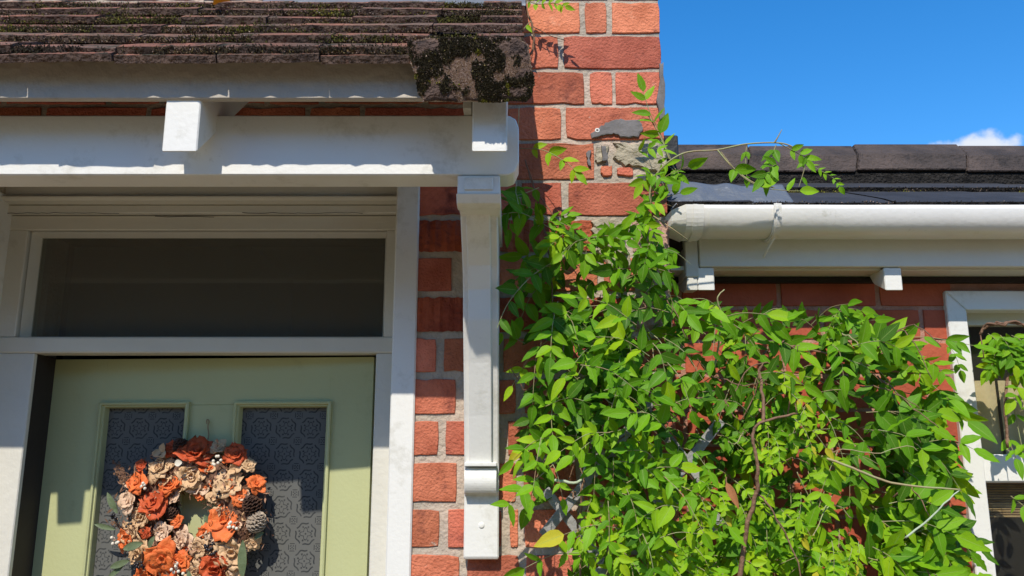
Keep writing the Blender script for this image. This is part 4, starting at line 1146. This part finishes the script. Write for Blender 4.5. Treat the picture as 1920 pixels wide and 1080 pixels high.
def add_leaf(pos, dirv, L, nrm=None, ragged=0.0, tone=None, wsc=1.0):
    vx, vy, vz = pos.x, (pos.y-CY), pos.z-CZ
    fy = vy*math.cos(TILT)+vz*math.sin(TILT); uy = vz*math.cos(TILT)-vy*math.sin(TILT)
    tip = pos+dirv.normalized()*L
    for q_ in (pos, (pos+tip)/2, tip):
        vx, vy, vz = q_.x, q_.y-CY, q_.z-CZ
        fy = vy*math.cos(TILT)+vz*math.sin(TILT); ppx = 960+F*vx/fy; ppy = 540-F*(vz*math.cos(TILT)-vy*math.sin(TILT))/fy
        if 1252 < ppx < 1700 and 374 < ppy < 560 and not (1250 < ppx < 1285 and ppy > 470): return
        if 850 < ppx < 918 and ppy > 300: return      # the bracket's own front stays bare
    d = dirv.normalized()
    n = nrm or Vector((rnd.gauss(-.15, .5), -1, rnd.gauss(.4, .55)))
    x = d.cross(n)
    if x.length < .05: x = Vector((1, 0, 0))
    x.normalize(); n = x.cross(d).normalized()
    M_ = Matrix(((x.x*L*wsc, d.x*L, n.x*L, pos.x), (x.y*L*wsc, d.y*L, n.y*L, pos.y), (x.z*L*wsc, d.z*L, n.z*L, pos.z), (0, 0, 0, 1)))
    idx = rnd.randrange(9, 16) if rnd.random() < ragged else rnd.randrange(0, 9)
    leaves.append((M_, idx, rnd.random() if tone is None else tone, L/(pos.y-CY)*abs(n.y)))
def frond(pts, pairs, L, ragged=.1, tone=None, r=.0011, spread=1.0, term=True, start=.15, down=0.0):
    """pts: world points of the leaf stalk; leaflets in pairs with one at the tip"""
    c = spline(pts, 5); tube_data(c, r, r*.5, 4, stemV, stemF)
    n = len(c); base_t = rnd.random() if tone is None else tone
    for k in range(pairs):
        t = start+(1-start)*(k+.4)/pairs; i = min(n-2, int(t*(n-1))); p = c[i]; tg = (c[i+1]-c[i]).normalized()
        side = tg.cross(Vector((0, 1, 0))).normalized()
        for s in (-1, 1):
            if rnd.random() < .08: continue
            dv = tg*rnd.uniform(.45, .9)+side*s*spread+Vector((0, rnd.uniform(-.45, .15), -.15-down))
            add_leaf(p+Vector((0, rnd.uniform(-.002, .002), 0)), dv, L*rnd.uniform(.8, 1.12)*(1-.2*abs(2*t-1)), ragged=ragged, tone=min(rnd.choice([.93]*24+[1]), max(0, base_t+rnd.uniform(-.18, .18))))
    if term: add_leaf(c[-1], c[-1]-c[-3], L*rnd.uniform(.9, 1.15), ragged=ragged, tone=min(1, max(0, base_t+rnd.uniform(-.1, .1))))
PX = lambda *a: [P(*q) for q in a]
# fronds one can follow in the photograph
frond(PX((1050, 485, 1.56), (1000, 515, 1.50), (955, 565, 1.47), (932, 615, 1.46)), 5, .052, 0, .2)
frond(PX((1046, 565, 1.56), (1036, 610, 1.50), (1032, 670, 1.48)), 4, .052, 0, .62, start=.2)
frond(PX((1040, 740, 1.56), (1034, 780, 1.52), (1036, 815, 1.5)), 3, .042, 0, .6)
frond(PX((1050, 860, 1.56), (1010, 895, 1.52), (975, 925, 1.5), (945, 955, 1.49)), 4, .045, 0, .4)
frond(PX((975, 278, 1.60), (1020, 282, 1.56), (1062, 305, 1.52), (1080, 322, 1.51)), 4, .038, 0, .75, spread=.7)
frond(PX((1030, 415, 1.58), (985, 385, 1.52), (945, 382, 1.50)), 4, .052, 0, .35, down=.6)
frond(PX((1035, 430, 1.56), (980, 400, 1.5), (940, 402, 1.48)), 3, .055, 0, .3, down=.5)
frond(PX((1010, 352, 1.58), (985, 362, 1.54), (950, 372, 1.52)), 3, .045, 0, .35, down=.4)
frond(PX((1258, 300, 1.56), (1238, 250, 1.55), (1220, 215, 1.545), (1206, 172, 1.54)), 5, .042, 0, .55, spread=.8)
frond(PX((1225, 400, 1.56), (1222, 360, 1.54), (1250, 330, 1.52), (1290, 312, 1.5)), 4, .038, 0, .55)
frond(PX((1230, 405, 1.56), (1205, 415, 1.54), (1180, 425, 1.53)), 3, .045, 0, .4)
frond(PX((1222, 390, 1.56), (1245, 372, 1.54), (1275, 362, 1.53)), 3, .038, 0, .5)
frond(PX((1100, 480, 1.58), (1135, 462, 1.54), (1165, 430, 1.52)), 4, .045, 0, .6)
frond(PX((1095, 470, 1.58), (1070, 450, 1.54), (1040, 455, 1.52)), 3, .045, 0, .7)
frond(PX((1352, 285, 1.5), (1385, 325, 1.49), (1425, 350, 1.48), (1470, 357, 1.48), (1500, 358, 1.48)), 3, .042, 0, .65, start=.1)
frond(PX((1460, 268, 1.5), (1500, 290, 1.5), (1512, 300, 1.5), (1498, 350, 1.5)), 5, .032, 0, .5, spread=.8)
frond(PX((1506, 300, 1.5), (1535, 318, 1.5), (1560, 332, 1.5), (1574, 350, 1.5)), 6, .017, 0, .6, spread=.8)
frond(PX((1455, 272, 1.5), (1446, 300, 1.5), (1440, 335, 1.5)), 3, .034, 0, .4, spread=.5)
frond(PX((1400, 275, 1.5), (1398, 295, 1.5), (1400, 330, 1.5)), 2, .022, 0, .4, spread=.4)
frond(PX((985, 0, 1.60), (1010, 8, 1.58), (1040, 6, 1.57), (1060, 12, 1.56)), 7, .024, 0, .75)
frond(PX((995, 40, 1.60), (985, 50, 1.58), (978, 62, 1.57)), 1, .026, 0, .7)
# long arcing leaves towards the window
for (a, b, L, n) in [((1640, 640), (1825, 648), .058, 5), ((1680, 690), (1780, 750), .070, 3), ((1690, 735), (1815, 790), .080, 4), ((1670, 800), (1760, 840), .078, 3), ((1640, 850), (1745, 890), .075, 3),
                     ((1660, 910), (1750, 965), .075, 3), ((1620, 960), (1715, 1040), .075, 3), ((1500, 640), (1640, 600), .05, 4), ((1520, 610), (1590, 570), .05, 3), ((1600, 700), (1700, 650), .055, 4), ((1670, 1010), (1740, 1070), .07, 3)]:
    d0 = rnd.uniform(1.62, 1.70)
    m_ = ((a[0]+b[0])/2, (a[1]+b[1])/2-12)
    frond([P(*a, d0+.05), P(*m_, d0), P(*b, d0-.05)], n, L*.86, .08, rnd.uniform(.3, .75), spread=.55)
for (a, b) in [((1290, 620), (1340, 575)), ((1340, 600), (1440, 590)), ((1350, 580), (1300, 560)), ((1440, 640), (1500, 660)), ((1400, 640), (1460, 600)), ((1250, 560), (1290, 590)), ((1200, 520), (1150, 505)), ((1215, 560), (1235, 500))]:
    frond([P(*a, 1.60), P((a[0]+b[0])/2, (a[1]+b[1])/2-8, 1.55), P(*b, 1.53)], 3, .055, .15, rnd.uniform(.2, .6))
# general mass
poly = [(1010, 470), (1060, 440), (1130, 450), (1190, 500), (1230, 545), (1290, 575), (1360, 570), (1460, 600), (1500, 640), (1560, 590), (1620, 600), (1650, 640), (1640, 700), (1680, 750), (1720, 780), (1740, 820), (1740, 880), (1730, 930), (1740, 1000), (1730, 1150), (1070, 1150), (1095, 1000), (1080, 930), (1015, 860), (1010, 800), (990, 730), (960, 680), (965, 600), (1000, 540)]
holes = [(1390, 670, 70, 32, .75), (1720, 700, 70, 60, .8), (1310, 770, 55, 40, .6), (1240, 520, 50, 60, .75), (1760, 620, 60, 25, .8), (1620, 860, 70, 22, .4), (1560, 790, 50, 30, .35),
         (1100, 840, 50, 50, .6), (1065, 950, 75, 75, .97), (1210, 850, 40, 50, .4), (1120, 480, 80, 50, .6), (1460, 870, 40, 30, .5), (1000, 720, 50, 60, .4), (1640, 680, 60, 22, .6), (1290, 690, 40, 22, .35), (1760, 860, 50, 30, .5)]
n = 0
while n < 305:
    px, py = rnd.uniform(950, 1850), rnd.uniform(430, 1150)
    if not inpoly(px, py, poly): continue
    if any(((px-h[0])/h[2])**2+((py-h[1])/h[3])**2 < 1 and rnd.random() < h[4] for h in holes): continue
    n += 1
    base = 1.60 if px < 1250 else 1.60+.11*min(1, (px-1250)/120)
    lay = rnd.random()
    d = base-.012-lay*lay*(.19 if py > 600 else .09)
    ragged = .2+.5*max(0, min(1, (py-760)/250))*max(0, min(1, (px-1050)/150))
    yel = max(0, min(1, (py-700)/350))
    L = rnd.uniform(.030, .055) if not (px > 1600) else rnd.uniform(.045, .068)
    an = R(rnd.choice([rnd.uniform(-120, -60), rnd.uniform(-150, -30), rnd.uniform(-60, 20), rnd.uniform(150, 210)])) if px < 1600 else R(rnd.uniform(-70, 15))
    LL = rnd.uniform(.06, .12)
    s = P(px, py, d+.02)
    e = s+Vector((math.cos(an)*LL, -rnd.uniform(.0, .05), math.sin(an)*LL)); m_ = (s+e)/2+Vector((0, -.012, .012))
    frond([s, m_, e], rnd.choice([2, 3, 3, 4]), L, ragged, min(1, max(0, rnd.gauss(.33+.30*yel, .27))), r=.0009)
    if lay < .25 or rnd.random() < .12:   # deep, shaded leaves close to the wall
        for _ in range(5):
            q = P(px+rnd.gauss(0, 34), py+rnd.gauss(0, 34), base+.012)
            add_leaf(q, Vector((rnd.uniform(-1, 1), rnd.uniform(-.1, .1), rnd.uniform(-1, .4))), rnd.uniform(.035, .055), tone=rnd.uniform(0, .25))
for (cx_, cy_, sx_, sy_, n_) in [(1228, 325, 12, 22, 5), (1208, 410, 20, 28, 7), (1222, 475, 14, 26, 4), (1120, 430, 40, 18, 4), (1500, 300, 40, 14, 1), (1720, 660, 70, 14, 6), (1560, 600, 40, 14, 4), (1000, 400, 30, 22, 4)]:
    for _ in range(n_):
        px, py = rnd.gauss(cx_, sx_), rnd.gauss(cy_, sy_)
        s = P(px, py, (1.56 if px < 1400 else 1.66)-rnd.uniform(0, .04)) if cy_ > 320 or px < 1400 else P(px, py, 1.5); an = R(rnd.uniform(-160, 20)); LL = rnd.uniform(.035, .07)
        e = s+Vector((math.cos(an)*LL, -.02, math.sin(an)*LL))
        frond([s, (s+e)/2+Vector((0, -.006, .006)), e], 3, rnd.uniform(.024, .040), .15, rnd.uniform(.3, .8), r=.0007, spread=.8)
# small foliage low in the middle, finer and yellower
CL = [(1120, 960), (1180, 1040), (1260, 980), (1330, 860), (1470, 820), (1500, 740), (1400, 1020), (1560, 1040), (1150, 870), (1300, 1060), (1480, 930)]
for _ in range(72):
    c_ = rnd.choice(CL); px, py = rnd.gauss(c_[0], 34), rnd.gauss(c_[1], 34)
    s = P(px, py, 1.50+rnd.uniform(-.02, .05)); an = R(rnd.uniform(-130, -40)); LL = rnd.uniform(.03, .06)
    e = s+Vector((math.cos(an)*LL, -.02, math.sin(an)*LL))
    frond([s, (s+e)/2+Vector((0, -.006, .006)), e], 3, rnd.uniform(.018, .030), .3, rnd.uniform(.6, 1), r=.0007)
# second plant over the window
vine2 = empty('window_creeper', (.95, .1, 0)); tag(vine2, 'small leafy creeper on a twisted brown stem hanging over the white window', 'climbing plant')
split = len(leaves); sV2, sF2 = stemV, stemF
for _ in range(40):
    px = rnd.uniform(1850, 1990); py = rnd.uniform(622, 665) if px < 1900 else rnd.uniform(625, 740)
    s = P(px, py, 1.73+rnd.uniform(-.03, .03)); an = R(rnd.uniform(-140, -40)); LL = rnd.uniform(.03, .07)
    e = s+Vector((math.cos(an)*LL, -.02, math.sin(an)*LL))
    frond([s, (s+e)/2+Vector((0, -.006, .006)), e], 3, rnd.uniform(.026, .042), .1, rnd.uniform(.35, .85), r=.0008)
for a, b in [((1900, 760), (1925, 880)), ((1890, 820), (1905, 860)), ((1895, 930), (1935, 960))]:
    frond([P(*a, 1.72), P(*b, 1.70)], 2, .040, .1, .6)
def emit(lo, hi, par, nobj, nm):
    idx = sorted(range(lo, hi), key=lambda i: -leaves[i][3])
    top = idx[:nobj]
    for i in top:
        M_, k, tone, _ = leaves[i]
        o = bpy.data.objects.new('leaf', LME[k]); C.objects.link(o); o.matrix_world = M_; o.parent = par; o.matrix_parent_inverse = WI(par)
    V = []; Fc = []; T = []; UVs = []
    for i in idx[nobj:]:
        M_, k, tone, _ = leaves[i]; v, f, uv = LM[k]; b = len(V)
        V += [tuple(M_ @ Vector(q)) for q in v]; Fc += [tuple(b+j for j in q) for q in f]; T += [tone]*len(f); UVs += uv
    if V:
        me = bpy.data.meshes.new('foliage'); me.from_pydata(V, [], Fc); me.update()
        at = me.attributes.new('tone', 'FLOAT', 'FACE'); at.data.foreach_set('value', T)
        ul = me.uv_layers.new(name='UVMap')
        buf = []
        vi = [0]*len(me.loops); me.loops.foreach_get('vertex_index', vi)
        for q in vi: buf += UVs[q]
        ul.data.foreach_set('uv', buf)
        for p in me.polygons: p.use_smooth = True
        o = link('foliage', me, LEAFM, par); o['kind'] = 'stuff'
emit(0, split, vine, 300, 'leaf'); emit(split, len(leaves), vine2, 60, 'leaf')
# woody stems
def stem(pts, r0, r1, m, par, wob=.0):
    c = spline([P(*p) for p in pts], 6)
    c = [q+Vector((noise.noise((i*.5, 1, 2)), noise.noise((i*.5, 4, 2)), noise.noise((i*.5, 8, 2))))*wob for i, q in enumerate(c)]
    v, f = tube_data(c, r0, r1, 7); return pyd('stem', v, f, m, par, smooth=True)
stem([(1385, 1100, 1.50), (1400, 990, 1.49), (1418, 925, 1.48), (1420, 870, 1.47), (1411, 815, 1.47), (1432, 790, 1.475), (1495, 776, 1.50)], .0046, .002, STEM, vine, .003)
stem([(1432, 790, 1.475), (1430, 740, 1.52), (1425, 690, 1.56), (1440, 650, 1.60)], .0035, .002, STEM, vine, .004)
stem([(1440, 660, 1.60), (1500, 650, 1.64), (1640, 690, 1.66), (1720, 700, 1.66), (1800, 690, 1.66)], .0024, .0014, STEM, vine, .004)
stem([(1415, 920, 1.49), (1450, 960, 1.48), (1490, 1040, 1.47), (1510, 1110, 1.46)], .0018, .0012, STEM, vine, .003)
stem([(1090, 1110, 1.55), (1085, 1000, 1.56), (1092, 910, 1.56), (1092, 850, 1.57), (1075, 740, 1.58), (1040, 600, 1.58), (1030, 480, 1.59), (1010, 380, 1.61), (985, 300, 1.61)], .0022, .0012, STEM, vine, .004)
stem([(1040, 900, 1.57), (1080, 905, 1.56), (1094, 885, 1.56), (1097, 830, 1.57)], .003, .002, STEMW, vine, .002)
stem([(1190, 540, 1.57), (1205, 480, 1.55), (1232, 410, 1.55), (1218, 370, 1.53), (1232, 325, 1.52), (1280, 288, 1.5), (1345, 281, 1.5), (1400, 270, 1.5), (1462, 268, 1.5), (1492, 278, 1.5)], .0022, .0014, STEMG, vine)
stem([(1345, 281, 1.5), (1372, 312, 1.495), (1412, 342, 1.485), (1452, 352, 1.48)], .0016, .0012, STEMG, vine)
stem([(1452, 268, 1.5), (1458, 258, 1.495), (1466, 243, 1.49)], .002, .0006, STEMG, vine)
stem([(1215, 215, 1.545), (1240, 260, 1.55), (1256, 300, 1.55), (1275, 330, 1.555)], .0014, .0014, STEMG, vine)
stem([(1225, 405, 1.55), (1262, 430, 1.53), (1290, 450, 1.55)], .0014, .001, STEMG, vine)
stem([(1698, 1008, 1.50), (1740, 975, 1.49), (1775, 940, 1.48), (1800, 918, 1.48)], .0020, .0010, STEMW, vine, .001)
stem([(1540, 856, 1.52), (1600, 878, 1.50), (1660, 902, 1.49), (1720, 912, 1.48), (1800, 918, 1.48)], .0026, .0016, STEMG, vine, .001)
stem([(1545, 860, 1.52), (1580, 842, 1.5), (1640, 850, 1.49), (1700, 836, 1.48), (1720, 845, 1.48)], .0010, .0007, STEMG, vine, .002)
stem([(1340, 690, 1.60), (1348, 640, 1.57), (1352, 590, 1.55), (1345, 560, 1.54), (1358, 543, 1.54)], .0022, .0012, STEMG, vine, .002)
stem([(1100, 650, 1.58), (1150, 610, 1.57), (1200, 560, 1.56), (1230, 530, 1.56)], .0018, .0012, STEMG, vine, .002)
stem([(980, 120, 1.62), (1000, 90, 1.615), (998, 50, 1.61), (985, 10, 1.61), (980, -40, 1.61)], .0028, .0022, STEM, vine, .002)
stem([(1000, 50, 1.61), (1030, 66, 1.612), (1060, 76, 1.615)], .0011, .0007, STEM, vine, .001)
stem([(985, 300, 1.61), (1000, 350, 1.60), (1035, 400, 1.60), (1080, 470, 1.59)], .0013, .001, STEM, vine, .003)
stem([(974, 200, 1.40), (970, 260, 1.45), (966, 330, 1.5), (972, 390, 1.5), (975, 430, 1.5)], .0006, .0005, STEMW, vine, .003)
for _ in range(48):
    px, py = rnd.uniform(1020, 1700), rnd.uniform(470, 1050)
    if px > 1240 and py < 600: py += 160
    a = rnd.uniform(-1, 1); stem([(px, py, 1.58), (px+60*a, py+rnd.uniform(-50, 60), 1.55), (px+120*a, py+rnd.uniform(-70, 110), 1.52)], .0016, .0008, rnd.choice([STEM, STEMG, STEM]), vine, .005)
# dead curled leaf among the green
o = bpy.data.objects.new('dead_leaf', LME[3].copy()); o.data.materials.clear()
o.data.materials.append(mat('dead_brown_leaf', (.42, .17, .05), .7, .2, 50, .3, col2=(.25, .1, .04))); C.objects.link(o); o.parent = vine
o.matrix_parent_inverse = WI(vine); o.location = P(1362, 905, 1.46); o.rotation_euler = (R(-80), .4, 3.0); o.scale = (.035, .05, .06); o['label'] = 'dry orange-brown curled leaf'
me = stemV and bpy.data.meshes.new('leaf_stalk'); me.from_pydata([tuple(v) for v in stemV], [], stemF); me.update()
o = link('leaf_stalk', me, STEMG, vine); o['kind'] = 'stuff'
stem([(1838, 626, 1.66), (1850, 612, 1.65), (1875, 606, 1.64), (1905, 606, 1.64), (1930, 616, 1.64), (1960, 640, 1.66)], .0030, .0026, STEM, vine2, .004)
stem([(1840, 622, 1.66), (1852, 606, 1.645), (1878, 610, 1.635), (1905, 602, 1.635), (1930, 620, 1.645), (1960, 636, 1.66)], .0024, .0022, STEM, vine2, .003)
stem([(1838, 626, 1.66), (1842, 650, 1.66), (1845, 672, 1.67)], .0015, .001, STEM, vine2)
stem([(1890, 700, 1.69), (1885, 760, 1.69), (1890, 840, 1.69)], .003, .003, STEM, vine2, .003)

# ------------------------------------------------------------------ fallen yellow leaf on the canopy
v, f, uv = LM[2]
y0, z0 = tile_rows[5]
o = pyd('fallen_leaf', [(a, b, c) for a, b, c in v], f, YLEAF, None, smooth=True, loc=(X(402, 10, y0-CY), y0-.006, z0+.022), rot=(R(30), R(15), R(-80)))
o.scale = (.07, .036, .05); tag(o, 'curled yellow leaf lying on the top course of the canopy roof tiles', 'leaf')
md = o.modifiers.new('t', 'SOLIDIFY'); md.thickness = .004

# ------------------------------------------------------------------ across the street: what the dark glass mirrors
opp = empty('opposite_house', (-1, -11, 0)); tag(opp, 'dark brick house across the road, seen only as a reflection in the door glass', 'house')
box('wall', -9, 9, -15, -9.6, 0, 4.6, OPB, opp, 0)
prism('roof', [(-15.2, 4.6), (-9.3, 4.6), (-12.3, 6.6)], -9.3, 9.3, SLATE, opp, 0)
for i in range(6): box('window', -7.8+i*2.8, -6.6+i*2.8, -9.6, -9.54, 1.2 if i % 2 else 2.9, 2.4 if i % 2 else 4.0, BLACKP, opp, 0)

S.render.engine = 'CYCLES'
